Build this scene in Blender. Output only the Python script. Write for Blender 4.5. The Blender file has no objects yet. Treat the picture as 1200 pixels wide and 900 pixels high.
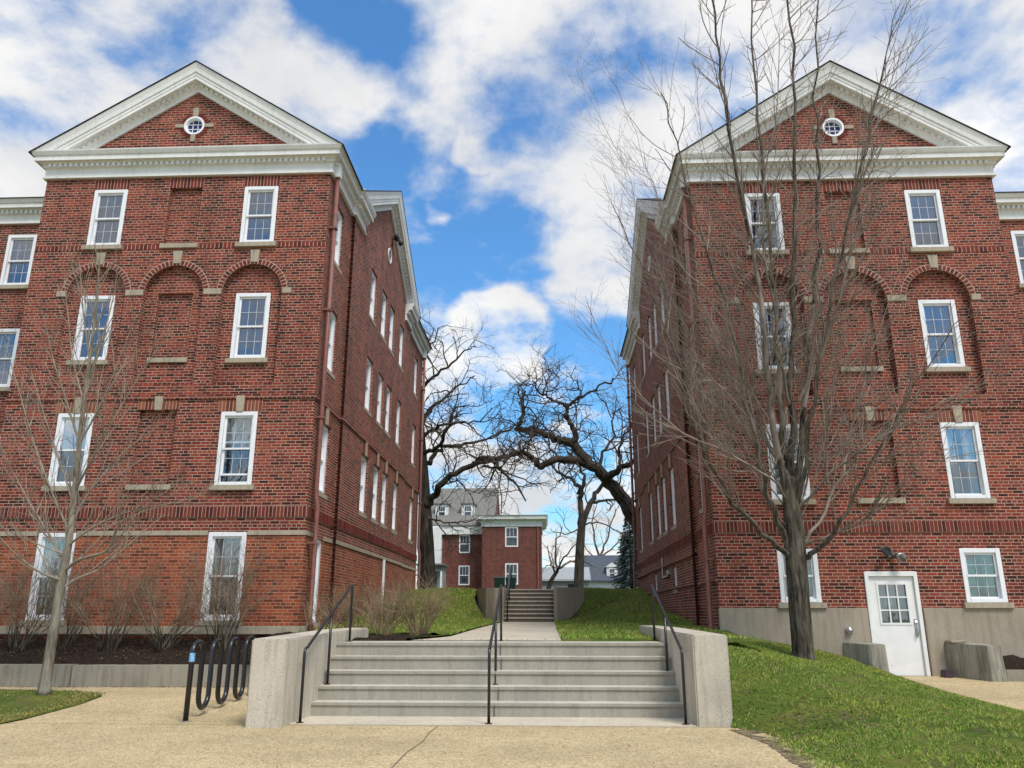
import bpy, bmesh, math, random
import numpy as np
from mathutils import Vector, Matrix
random.seed(7)
R_ = math.radians
sc = bpy.context.scene
COL = sc.collection

# ------------------------------------------------------------------ camera
F_PX, PITCH, YAW, EYE = 932.3, 16.161, 2.476, 1.45
cam_d = bpy.data.cameras.new('camera'); cam = bpy.data.objects.new('camera', cam_d); COL.objects.link(cam)
cam.location = (0, 0, EYE); cam.rotation_euler = (R_(90 + PITCH), 0, R_(YAW))
cam_d.sensor_width = 36; cam_d.lens = 36 * F_PX / 1200; cam_d.clip_start = .05; cam_d.clip_end = 3000
sc.camera = cam
_cy, _sy, _cp, _sp = math.cos(R_(YAW)), math.sin(R_(YAW)), math.cos(R_(PITCH)), math.sin(R_(PITCH))
def at(x, y, Y):
    """point of the photo (1200 x 900) at the distance Y in front of the camera"""
    u = (x - 600) / F_PX; v = (450 - y) / F_PX
    a = _cp - v * _sp; z = _sp + v * _cp
    X = u * _cy - a * _sy; q = u * _sy + a * _cy
    k = Y / q
    return Vector((X * k, Y, EYE + z * k))

# ------------------------------------------------------------------ helpers
class MB:
    def __init__(s): s.v = []; s.f = []
    def quad(s, *p):
        n = len(s.v); s.v += [tuple(q) for q in p]; s.f.append(tuple(range(n, n + len(p))))
    def box(s, x0, x1, y0, y1, z0, z1):
        n = len(s.v)
        s.v += [(x0,y0,z0),(x1,y0,z0),(x1,y1,z0),(x0,y1,z0),(x0,y0,z1),(x1,y0,z1),(x1,y1,z1),(x0,y1,z1)]
        s.f += [tuple(n+i for i in q) for q in ((0,3,2,1),(4,5,6,7),(0,1,5,4),(1,2,6,5),(2,3,7,6),(3,0,4,7))]
    def hexa(s, b, t):
        n = len(s.v); s.v += [tuple(q) for q in b] + [tuple(q) for q in t]; k = len(b)
        s.f.append(tuple(n+i for i in reversed(range(k)))); s.f.append(tuple(n+k+i for i in range(k)))
        for i in range(k):
            j = (i+1) % k; s.f.append((n+i, n+j, n+k+j, n+k+i))
    def tube(s, pts, rad, sides=6, cap=True):
        pts = [Vector(p) for p in pts]
        if not hasattr(rad, '__len__'): rad = [rad] * len(pts)
        prev = None; n0 = len(s.v)
        for i, p in enumerate(pts):
            d = (pts[min(i+1, len(pts)-1)] - pts[max(i-1, 0)])
            if d.length < 1e-9: d = Vector((0,0,1))
            d.normalize()
            if prev is None:
                a = d.orthogonal().normalized()
            else:
                a = prev - d * prev.dot(d)
                a = a.normalized() if a.length > 1e-6 else d.orthogonal().normalized()
            prev = a; b = d.cross(a); r = rad[i]
            for k in range(sides):
                t = 2*math.pi*k/sides
                q = p + a * (r*math.cos(t)) + b * (r*math.sin(t)); s.v.append((q.x, q.y, q.z))
        for i in range(len(pts)-1):
            for k in range(sides):
                j = (k+1) % sides; o = n0 + i*sides
                s.f.append((o+k, o+j, o+sides+j, o+sides+k))
        if cap:
            s.f.append(tuple(n0+k for k in reversed(range(sides))))
            o = n0 + (len(pts)-1)*sides; s.f.append(tuple(o+k for k in range(sides)))
    def build(s, name, mat, parent=None, smooth=False, bevel=0, fix=True):
        me = bpy.data.meshes.new(name); me.from_pydata(s.v, [], s.f); me.update()
        if fix or bevel:
            bm = bmesh.new(); bm.from_mesh(me)
            if bevel:
                bmesh.ops.remove_doubles(bm, verts=bm.verts, dist=1e-5)
                bmesh.ops.recalc_face_normals(bm, faces=bm.faces)
                es = [e for e in bm.edges if len(e.link_faces) == 2 and e.calc_face_angle(0) > .5]
                bmesh.ops.bevel(bm, geom=es, offset=bevel, segments=2, affect='EDGES', clamp_overlap=True)
            bmesh.ops.recalc_face_normals(bm, faces=bm.faces)
            bm.to_mesh(me); bm.free()
        me.materials.append(mat)
        if smooth: me.polygons.foreach_set('use_smooth', [True]*len(me.polygons))
        o = bpy.data.objects.new(name, me); COL.objects.link(o)
        if parent: o.parent = parent
        return o
def tag(o, label=None, cat=None, group=None, kind=None):
    for k, v in (('label', label), ('category', cat), ('group', group), ('kind', kind)):
        if v: o[k] = v
    return o
def empty(name, loc, label, cat, group=None):
    o = bpy.data.objects.new(name, None); COL.objects.link(o); o.location = loc; o.empty_display_size = .2
    return tag(o, label, cat, group)
def copy_tree(o, parent=None):
    c = o.copy(); COL.objects.link(c)
    if parent: c.parent = parent
    for ch in list(o.children): copy_tree(ch, c)
    return c

# ------------------------------------------------------------------ materials
class NT:
    def __init__(s, name):
        s.m = bpy.data.materials.new(name); s.m.use_nodes = True; s.t = s.m.node_tree
        s.b = s.t.nodes['Principled BSDF']
    def n(s, typ, **kw):
        nd = s.t.nodes.new(typ)
        for k, v in kw.items():
            if k.startswith('i_'):
                key = k[2:]; key = int(key) if key.isdigit() else key.replace('_', ' ')
                nd.inputs[key].default_value = v
            else: setattr(nd, k, v)
        return nd
    def l(s, a, b): s.t.links.new(a, b)
    def ramp(s, fac, stops, mode='LINEAR'):
        r = s.n('ShaderNodeValToRGB'); r.color_ramp.interpolation = mode
        e = r.color_ramp.elements
        while len(e) < len(stops): e.new(.5)
        for i, (p, c) in enumerate(stops): e[i].position = p; e[i].color = tuple(c) + (1,)
        s.l(fac, r.inputs[0]); return r.outputs[0]
    def math(s, op, a, b=None, c=None):
        m = s.n('ShaderNodeMath', operation=op)
        for i, q in enumerate((a, b, c)):
            if q is None: continue
            if isinstance(q, (int, float)): m.inputs[i].default_value = q
            else: s.l(q, m.inputs[i])
        return m.outputs[0]
    def mix(s, fac, a, b, mode='MIX'):
        m = s.n('ShaderNodeMix', data_type='RGBA', blend_type=mode)
        for i, q in ((0, fac), (6, a), (7, b)):
            if isinstance(q, (int, float)): m.inputs[i].default_value = q
            elif isinstance(q, tuple): m.inputs[i].default_value = q + (1,)
            else: s.l(q, m.inputs[i])
        return m.outputs[2]
    def noise(s, vec, scale, detail=4, rough=.55):
        n = s.n('ShaderNodeTexNoise', i_Scale=scale, i_Detail=detail, i_Roughness=rough)
        if vec is not None: s.l(vec, n.inputs['Vector'])
        return n.outputs[0]
    def bump(s, h, strength=.3, dist=.01):
        b = s.n('ShaderNodeBump', i_Strength=strength, i_Distance=dist); s.l(h, b.inputs['Height'])
        s.l(b.outputs[0], s.b.inputs['Normal'])
    def obj(s): return s.n('ShaderNodeTexCoord').outputs['Object']

def simple(name, col, rough=.6, spec=.4, metal=0, var=.12, scale=6, bump=0, bscale=60):
    t = NT(name); o = t.obj()
    n = t.noise(o, scale, 5)
    lo = tuple(c*(1-var*1.6) for c in col); hi = tuple(min(1, c*(1+var)) for c in col)
    t.l(t.ramp(n, [(.3, lo), (.7, hi)]), t.b.inputs['Base Color'])
    t.b.inputs['Roughness'].default_value = rough; t.b.inputs['Specular IOR Level'].default_value = spec
    t.b.inputs['Metallic'].default_value = metal
    if bump: t.bump(t.noise(o, bscale, 4), bump, .01)
    return t.m

def brick_mat(name, tones, mortar, course=.0705, length=.222, dirt=.5):
    t = NT(name); o = t.obj()
    geo = t.n('ShaderNodeNewGeometry')
    ab = t.n('ShaderNodeVectorMath', operation='ABSOLUTE'); t.l(geo.outputs['True Normal'], ab.inputs[0])
    sn = t.n('ShaderNodeSeparateXYZ'); t.l(ab.outputs[0], sn.inputs[0])
    so = t.n('ShaderNodeSeparateXYZ'); t.l(o, so.inputs[0])
    side = t.math('GREATER_THAN', sn.outputs[0], .6)
    u = t.math('ADD', t.math('MULTIPLY', so.outputs[0], t.math('SUBTRACT', 1, side)), t.math('MULTIPLY', so.outputs[1], side))
    up = t.math('GREATER_THAN', sn.outputs[2], .6)
    w = t.math('ADD', so.outputs[2], t.math('MULTIPLY', so.outputs[1], up))
    cv = t.n('ShaderNodeCombineXYZ'); t.l(u, cv.inputs[0]); t.l(w, cv.inputs[1])
    wob = t.n('ShaderNodeTexNoise', i_Scale=9.0, i_Detail=2); t.l(o, wob.inputs['Vector'])
    wv = t.n('ShaderNodeVectorMath', operation='MULTIPLY_ADD'); t.l(wob.outputs[1], wv.inputs[0]); wv.inputs[1].default_value = (.012,.007,0); t.l(cv.outputs[0], wv.inputs[2])
    br = t.n('ShaderNodeTexBrick', offset=.5, offset_frequency=2, squash=.5, squash_frequency=6)
    t.l(wv.outputs[0], br.inputs['Vector'])
    br.inputs['Scale'].default_value = 1; br.inputs['Brick Width'].default_value = length; br.inputs['Row Height'].default_value = course
    br.inputs['Mortar Size'].default_value = .0084; br.inputs['Mortar Smooth'].default_value = .25
    br.inputs['Color1'].default_value = (0,0,0,1); br.inputs['Color2'].default_value = (1,1,1,1); br.inputs['Mortar'].default_value = (.5,.5,.5,1)
    k = len(tones)
    col = t.ramp(br.outputs[0], [(i/k + .001, c) for i, c in enumerate(tones)], 'CONSTANT')
    grain = t.noise(o, 55, 5, .65)
    col = t.mix(.55, col, t.ramp(grain, [(.25, (.45,.45,.45)), (.75, (1.45,1.4,1.4))]), 'MULTIPLY')
    big = t.noise(o, .55, 5, .6)
    col = t.mix(dirt, col, t.ramp(big, [(.3, (.62,.6,.62)), (.62, (1.15,1.12,1.1))]), 'MULTIPLY')
    mg = t.noise(o, 2.2, 4, .6)
    mcol = t.ramp(mg, [(.3, tuple(c*.62 for c in mortar)), (.65, mortar)])
    fin = t.mix(br.outputs[1], col, mcol)
    # rain streaks running down the wall
    sv = t.n('ShaderNodeCombineXYZ'); t.l(t.math('MULTIPLY', u, 2.2), sv.inputs[0]); t.l(t.math('MULTIPLY', so.outputs[2], .22), sv.inputs[1])
    st = t.noise(sv.outputs[0], 1.6, 5, .6)
    fin = t.mix(.55, fin, t.ramp(st, [(.34, (.6,.58,.6)), (.52, (1,1,1))]), 'MULTIPLY')
    t.l(fin, t.b.inputs['Base Color'])
    t.b.inputs['Roughness'].default_value = .85; t.b.inputs['Specular IOR Level'].default_value = .25
    h = t.math('ADD', t.math('MULTIPLY', t.math('SUBTRACT', 1, br.outputs[1]), 1), t.math('MULTIPLY', grain, .35))
    t.bump(h, .7, .012)
    return t.m

def piece_brick(name, tones):
    t = NT(name); geo = t.n('ShaderNodeNewGeometry'); k = len(tones)
    col = t.ramp(geo.outputs['Random Per Island'], [(i/k, c) for i, c in enumerate(tones)], 'CONSTANT')
    g = t.noise(t.obj(), 45, 5, .65)
    t.l(t.mix(.5, col, t.ramp(g, [(.25, (.5,.5,.5)), (.75, (1.4,1.4,1.4))]), 'MULTIPLY'), t.b.inputs['Base Color'])
    t.b.inputs['Roughness'].default_value = .85; t.b.inputs['Specular IOR Level'].default_value = .25
    t.bump(g, .4, .01); return t.m

def concrete(name, col, stain=.5, speck=.0, sc_=1.0, pits=0., mossy=0.):
    t = NT(name); o = t.obj()
    a = t.noise(o, 1.1*sc_, 6, .62); b = t.noise(o, 38, 5, .7)
    c = t.ramp(a, [(.28, tuple(q*(1-.45*stain) for q in col)), (.5, col), (.75, tuple(min(1, q*1.12) for q in col))])
    c = t.mix(.5, c, t.ramp(b, [(.3, (.72,.72,.72)), (.7, (1.22,1.22,1.22))]), 'MULTIPLY')
    # vertical drips
    so = t.n('ShaderNodeSeparateXYZ'); t.l(o, so.inputs[0])
    cv = t.n('ShaderNodeCombineXYZ'); t.l(t.math('MULTIPLY', so.outputs[0], 7), cv.inputs[0]); t.l(t.math('MULTIPLY', so.outputs[1], 7), cv.inputs[1]); t.l(t.math('MULTIPLY', so.outputs[2], .7), cv.inputs[2])
    d = t.noise(cv.outputs[0], 1.3, 5, .6)
    c = t.mix(stain, c, t.ramp(d, [(.33, (.52,.5,.46)), (.52, (1,1,1))]), 'MULTIPLY')
    if mossy:
        m = t.n('ShaderNodeMapRange', i_1=.46, i_2=.66); t.l(t.noise(cv.outputs[0], 1.0, 8, .72), m.inputs[0])
        c = t.mix(t.math('MULTIPLY', m.outputs[0], mossy), c, (.05,.05,.03))
    if pits:
        vo = t.n('ShaderNodeTexVoronoi', i_Scale=26.0); t.l(o, vo.inputs['Vector'])
        p = t.math('LESS_THAN', vo.outputs['Distance'], .17)
        pm = t.math('MULTIPLY', p, t.math('GREATER_THAN', t.noise(o, 3, 2), .5))
        c = t.mix(t.math('MULTIPLY', pm, pits), c, tuple(q*.3 for q in col))
    t.l(c, t.b.inputs['Base Color']); t.b.inputs['Roughness'].default_value = .9; t.b.inputs['Specular IOR Level'].default_value = .25
    t.bump(t.math('ADD', b, t.math('MULTIPLY', a, .6)), .35, .01)
    return t.m

def aggregate(name):
    t = NT(name); o = t.obj()
    vo = t.n('ShaderNodeTexVoronoi', i_Scale=62.0); t.l(o, vo.inputs['Vector'])
    sep = t.n('ShaderNodeSeparateColor'); t.l(vo.outputs['Color'], sep.inputs[0])
    c = t.ramp(sep.outputs[0], [(0, (.24,.175,.085)), (.12, (.45,.35,.195)), (.45, (.57,.465,.27)), (.72, (.64,.535,.33)), (.93, (.70,.62,.43))], 'CONSTANT')
    c = t.mix(t.math('MULTIPLY', vo.outputs['Distance'], .5), c, (.38,.30,.18))
    big = t.noise(o, .45, 6, .6)
    c = t.mix(.8, c, t.ramp(big, [(.3, (.72,.70,.68)), (.6, (1.08,1.06,1.02))]), 'MULTIPLY')
    med = t.noise(o, 5, 5, .65)
    c = t.mix(.5, c, t.ramp(med, [(.3, (.78,.77,.75)), (.65, (1.1,1.1,1.1))]), 'MULTIPLY')
    t.l(c, t.b.inputs['Base Color']); t.b.inputs['Roughness'].default_value = .9; t.b.inputs['Specular IOR Level'].default_value = .25
    t.bump(t.math('SUBTRACT', 1, vo.outputs['Distance']), .5, .01); return t.m

def grass_ground(name):
    t = NT(name); o = t.obj()
    a = t.noise(o, .8, 6, .65); b = t.noise(o, 14, 5, .7)
    c = t.ramp(a, [(.3, (.045,.075,.012)), (.48, (.075,.115,.018)), (.6, (.12,.14,.028)), (.72, (.16,.145,.05))])
    c = t.mix(.8, c, t.ramp(b, [(.3, (.45,.45,.45)), (.7, (1.45,1.4,1.3))]), 'MULTIPLY')
    s = t.n('ShaderNodeMapRange', i_1=.54, i_2=.64); t.l(t.noise(o, 1.9, 6, .7), s.inputs[0])
    c = t.mix(t.math('MULTIPLY', s.outputs[0], .75), c, (.13,.10,.055))
    t.l(c, t.b.inputs['Base Color']); t.b.inputs['Roughness'].default_value = .95; t.b.inputs['Specular IOR Level'].default_value = .15
    t.bump(b, .8, .03); return t.m

def bark(name, dark, light, vs=1.0):
    t = NT(name); o = t.obj()
    so = t.n('ShaderNodeSeparateXYZ'); t.l(o, so.inputs[0])
    cv = t.n('ShaderNodeCombineXYZ'); t.l(so.outputs[0], cv.inputs[0]); t.l(so.outputs[1], cv.inputs[1]); t.l(t.math('MULTIPLY', so.outputs[2], .16), cv.inputs[2])
    a = t.math('ADD', t.math('MULTIPLY', t.noise(cv.outputs[0], 12*vs, 3, .6), .6), t.math('MULTIPLY', t.noise(cv.outputs[0], 34*vs, 5, .65), .4)); b = t.noise(o, 1.6, 5, .6)
    c = t.ramp(a, [(.40, dark), (.60, light)])
    c = t.mix(.6, c, t.ramp(b, [(.3, (.55,.58,.5)), (.65, (1.2,1.15,1.1))]), 'MULTIPLY')
    t.l(c, t.b.inputs['Base Color']); t.b.inputs['Roughness'].default_value = .9; t.b.inputs['Specular IOR Level'].default_value = .2
    t.bump(a, .8, .02); return t.m

def glass(name, tint, ior=1.75):
    t = NT(name); o = t.obj(); nt = t.t
    t.b.inputs['Base Color'].default_value = tint + (1,)
    tr = t.n('ShaderNodeBsdfTransparent'); tr.inputs[0].default_value = tint + (1,)
    gl = t.n('ShaderNodeBsdfGlossy'); gl.inputs['Roughness'].default_value = .03; gl.inputs[0].default_value = (.9,.95,1,1)
    fr = t.n('ShaderNodeFresnel'); fr.inputs[0].default_value = ior
    oi = t.n('ShaderNodeObjectInfo'); off = t.n('ShaderNodeVectorMath', operation='MULTIPLY_ADD'); t.l(oi.outputs['Random'], off.inputs[0]); off.inputs[1].default_value = (40,40,40); t.l(o, off.inputs[2])
    bp = t.n('ShaderNodeBump', i_Strength=.10, i_Distance=.03); t.l(t.noise(off.outputs[0], 2.2, 2), bp.inputs['Height'])
    t.l(bp.outputs[0], gl.inputs['Normal'])
    mx = t.n('ShaderNodeMixShader'); t.l(t.math('ADD', fr.outputs[0], .15), mx.inputs[0]); t.l(tr.outputs[0], mx.inputs[1]); t.l(gl.outputs[0], mx.inputs[2])
    t.l(mx.outputs[0], nt.nodes['Material Output'].inputs[0]); nt.nodes.remove(t.b); return t.m

TONES = [(.055,.015,.012), (.170,.030,.019), (.265,.045,.026), (.195,.035,.023), (.25,.062,.036), (.115,.023,.017), (.285,.052,.028), (.085,.018,.014), (.215,.049,.031), (.15,.027,.018), (.235,.042,.025)]
M = {}
M['brick'] = brick_mat('red_brick', TONES, (.51,.355,.265), dirt=.7)
M['brick_low'] = brick_mat('orange_brick', [(.30,.066,.027), (.35,.078,.032), (.24,.052,.023), (.38,.092,.038), (.17,.040,.02), (.32,.072,.030)], (.46,.30,.20), dirt=.35)
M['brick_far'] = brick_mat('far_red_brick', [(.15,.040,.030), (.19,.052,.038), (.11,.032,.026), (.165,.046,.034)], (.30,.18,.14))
M['soldier'] = piece_brick('soldier_brick', [(.165,.030,.021), (.115,.022,.017), (.205,.04,.026), (.145,.028,.021), (.08,.017,.014), (.18,.036,.023)])
M['lintel'] = piece_brick('lintel_brick', [(.24,.07,.035), (.19,.045,.026), (.28,.09,.045), (.15,.035,.022)])
M['tooth'] = simple('dark_brick', (.055,.018,.014), .9, .2, var=.5, scale=20)  # one darker brick tone for the toothed block joints
M['mortar'] = simple('mortar', (.50,.37,.29), .95, .2)
M['white'] = simple('white_paint', (.80,.80,.78), .45, .4, var=.05, scale=3)
M['trim'] = concrete('weathered_white_trim', (.77,.77,.745), .2, sc_=.8)
M['pvc'] = simple('white_window_frame', (.82,.83,.85), .35, .45, var=.03)
M['grille'] = simple('pale_grille', (.50,.53,.58), .4)
M['glass_blue'] = glass('sky_tinted_glass', (.72,.82,.95))  # blue of the sky mirrored in upper windows, put into the tint
M['glass_grey'] = glass('grey_glass', (.80,.86,.88))
M['glass_dim'] = glass('dim_glass', (.78,.82,.80))
M['navy'] = simple('navy_backing', (.02,.035,.12), .9, .1)  # same reflected-sky blue, behind the round panes
M['glass_plain'] = simple('sky_toned_glass', (.02,.04,.14), .12, .3)  # round panes: reflected sky painted as a flat dark blue
M['room'] = simple('dim_room', (.045,.055,.075), .9, .1, var=.6, scale=1.5)  # unlit room depth put into a dark bluish colour
M['blind'] = simple('pale_blind', (.46,.47,.46), .9, .1, var=.15, scale=2)
M['curtain'] = simple('sky_tinted_curtain', (.10,.155,.31), .9, .1, var=.35, scale=5)  # upper-window curtain; mirrored sky blue painted into its colour
M['glass_far'] = simple('far_window_glass', (.10,.115,.135), .12, .6, var=.5, scale=1.2)
M['stone'] = concrete('limestone', (.40,.345,.26), .45, sc_=2)
M['conc'] = concrete('cast_concrete', (.53,.475,.385), .5, pits=.8)
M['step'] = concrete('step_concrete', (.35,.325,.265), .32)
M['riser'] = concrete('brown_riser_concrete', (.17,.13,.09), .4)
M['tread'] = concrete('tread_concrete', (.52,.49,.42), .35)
M['walk'] = concrete('walk_concrete', (.55,.49,.38), .3)
M['found'] = concrete('foundation_concrete', (.37,.315,.24), .4)
M['oldc'] = concrete('mossy_concrete', (.36,.335,.27), .6, mossy=.7)
M['retain'] = concrete('retaining_concrete', (.29,.265,.21), .6)
M['plaza'] = aggregate('exposed_aggregate')
M['black'] = simple('black_rail_paint', (.012,.013,.016), .32, .6, var=.3)
M['rust'] = simple('rusty_steel', (.12,.055,.03), .9, .2, var=.5, scale=30)
M['down'] = simple('brown_downspout_paint', (.22,.088,.066), .5, .4, var=.15)
M['roof'] = simple('dark_shingle', (.05,.052,.055), .9, .2, var=.35, scale=18, bump=.5)
M['roof_grey'] = simple('grey_shingle', (.20,.195,.175), .9, .2, var=.3, scale=14, bump=.5)
M['roof_slate'] = simple('slate_shingle', (.085,.10,.125), .9, .2, var=.3, scale=14, bump=.5)
M['lawn'] = grass_ground('lawn_soil')
M['mulch'] = simple('dark_mulch', (.032,.022,.016), .95, .1, var=.6, scale=26, bump=1.0, bscale=40)
M['dirt'] = simple('bare_dirt', (.20,.155,.10), .95, .1, var=.4, scale=9, bump=.8, bscale=50)
M['bark_maple'] = bark('grey_brown_bark', (.026,.022,.016), (.15,.128,.10))
M['bark_pale'] = bark('pale_grey_bark', (.13,.112,.088), (.31,.275,.22))
M['bark_oak'] = bark('dark_oak_bark', (.018,.015,.012), (.085,.072,.058), .7)
M['twig_maple'] = simple('maple_twig', (.26,.215,.175), .85, .2, var=.3, scale=2)
M['twig_pale'] = simple('pale_twig', (.32,.27,.21), .85, .2, var=.25, scale=2)
M['twig_oak'] = simple('oak_twig', (.10,.080,.064), .9, .2, var=.4, scale=1)
M['twig_shrub'] = simple('brown_shrub_twig', (.30,.225,.155), .9, .2, var=.4, scale=3)
M['twig_dry'] = simple('straw_twig', (.33,.24,.145), .9, .2, var=.35, scale=3)
M['needle'] = simple('spruce_needles', (.035,.060,.050), .85, .2, var=.5, scale=2)
M['bin'] = simple('green_bin', (.012,.035,.026), .4)
M['steel'] = simple('brushed_steel', (.42,.42,.42), .35, .5, .9)
M['lampgrey'] = simple('lamp_housing', (.10,.10,.11), .5)
M['sticker'] = simple('blue_sticker', (.25,.5,.8), .4, var=.3, scale=30)
M['purple'] = simple('dark_purple_plastic', (.05,.025,.035), .5)
M['siding'] = simple('grey_siding', (.32,.34,.35), .7)
M['dark'] = simple('dark_opening', (.02,.02,.02), .8)
M['crack'] = simple('joint_filler', (.10,.085,.06), .95)
def leaf_mat(name, tones):
    t = NT(name); geo = t.n('ShaderNodeNewGeometry'); k = len(tones)
    c = t.ramp(geo.outputs['Random Per Island'], [(i/(k-1), q) for i, q in enumerate(tones)])
    p = t.noise(t.obj(), .9, 5, .65)
    c = t.mix(.8, c, t.ramp(p, [(.3, (.58,.66,.5)), (.48, (1,1,1)), (.60, (1.22,1.06,.95)), (.74, (1.8,1.3,1.2))]), 'MULTIPLY')
    t.l(c, t.b.inputs['Base Color']); t.b.inputs['Roughness'].default_value = .75; t.b.inputs['Specular IOR Level'].default_value = .25
    return t.m
M['blade'] = leaf_mat('grass_blades', [(.10,.20,.018), (.16,.29,.028), (.22,.33,.042), (.30,.32,.08), (.42,.36,.16)])
M['blade_dry'] = leaf_mat('dry_grass_blades', [(.13,.16,.025), (.21,.21,.05), (.31,.27,.09), (.42,.34,.15)])
M['litter'] = leaf_mat('dry_leaves', [(.12,.07,.035), (.20,.13,.07), (.09,.05,.03)])

# ------------------------------------------------------------------ the two dormitories
def wall_grid(mb, P, us, zs, rects, arches=(), skip=None):
    """flat wall with recesses and openings; P(u,z,d) -> point, d measured into the wall"""
    U = sorted({round(v, 4) for v in us} | {round(v, 4) for r in rects for v in r[:2]})
    Z = sorted({round(v, 4) for v in zs} | {round(v, 4) for r in rects for v in r[2:4]} | {round(v, 4) for a in arches for v in (a[1], a[1]+a[2])})
    U = sorted(set(U) | {round(v, 4) for a in arches for v in (a[0]-a[2], a[0]+a[2])})
    def cell(i, j):
        if not (0 <= i < len(U)-1 and 0 <= j < len(Z)-1): return None
        u = (U[i]+U[i+1])/2; z = (Z[j]+Z[j+1])/2; d, op = 0, True
        for r in rects:
            if r[0] < u < r[1] and r[2] < z < r[3]: d, op = r[4], r[5]
        for a in arches:
            if abs(u-a[0]) < a[2] and a[1] < z < a[1]+a[2]: 
                if not any(r[0] < u < r[1] and r[2] < z < r[3] and r[6:] for r in rects): return ('arch', a)
        return (d, op)
    for i in range(len(U)-1):
        for j in range(len(Z)-1):
            c = cell(i, j)
            if c[0] == 'arch': continue
            d, solid = c; u0, u1, z0, z1 = U[i], U[i+1], Z[j], Z[j+1]
            if solid: mb.quad(P(u0,z0,d), P(u1,z0,d), P(u1,z1,d), P(u0,z1,d))
            for di, dj, a, b in ((1,0,(u1,z0),(u1,z1)), (0,1,(u0,z1),(u1,z1))):
                e = cell(i+di, j+dj)
                if e is None: continue
                if e[0] == 'arch': continue
                if abs(e[0]-d) > 1e-5: mb.quad(P(*a,d), P(*b,d), P(*b,e[0]), P(*a,e[0]))
            if j and False: pass
    for (cu, zs_, r, dep, inner) in arches:
        n = 24
        arc = [(cu - r*math.cos(math.pi*k/n), zs_ + r*math.sin(math.pi*k/n)) for k in range(n+1)]
        for k in range(n):
            a, b = arc[k], arc[k+1]
            mb.quad(P(a[0],a[1],0), P(b[0],b[1],0), P(b[0],zs_+r,0), P(a[0],zs_+r,0))
            mb.quad(P(a[0],a[1],0), P(b[0],b[1],0), P(b[0],b[1],dep), P(a[0],a[1],dep))
        # back of the recess, leaving the box of an inner panel or window out (inner = (u0,u1,ztop,depth))
        if inner is None:
            mb.quad(*[P(a[0],a[1],dep) for a in arc])
        else:
            i0, i1, zt, di, solid = inner
            for k in range(n):
                a, b = arc[k], arc[k+1]
                for (p0, p1) in ((a, b),):
                    um = (p0[0]+p1[0])/2
                    lo = zt if i0 < um < i1 else zs_
                    if p0[0] < i0 < p1[0] or p0[0] < i1 < p1[0]: lo = zs_ if um < i0 or um > i1 else zt
                    l0 = min(lo, p0[1]); l1 = min(lo, p1[1])
                    mb.quad(P(p0[0],l0,dep), P(p1[0],l1,dep), P(p1[0],p1[1],dep), P(p0[0],p0[1],dep))
            if solid:
                mb.quad(P(i0,zs_,di), P(i1,zs_,di), P(i1,zt,di), P(i0,zt,di))
            for q in ((i0,), (i1,)):
                mb.quad(P(q[0],zs_,dep), P(q[0],zt,dep), P(q[0],zt,di), P(q[0],zs_,di))
            mb.quad(P(i0,zt,dep), P(i1,zt,dep), P(i1,zt,di), P(i0,zt,di))

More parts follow.
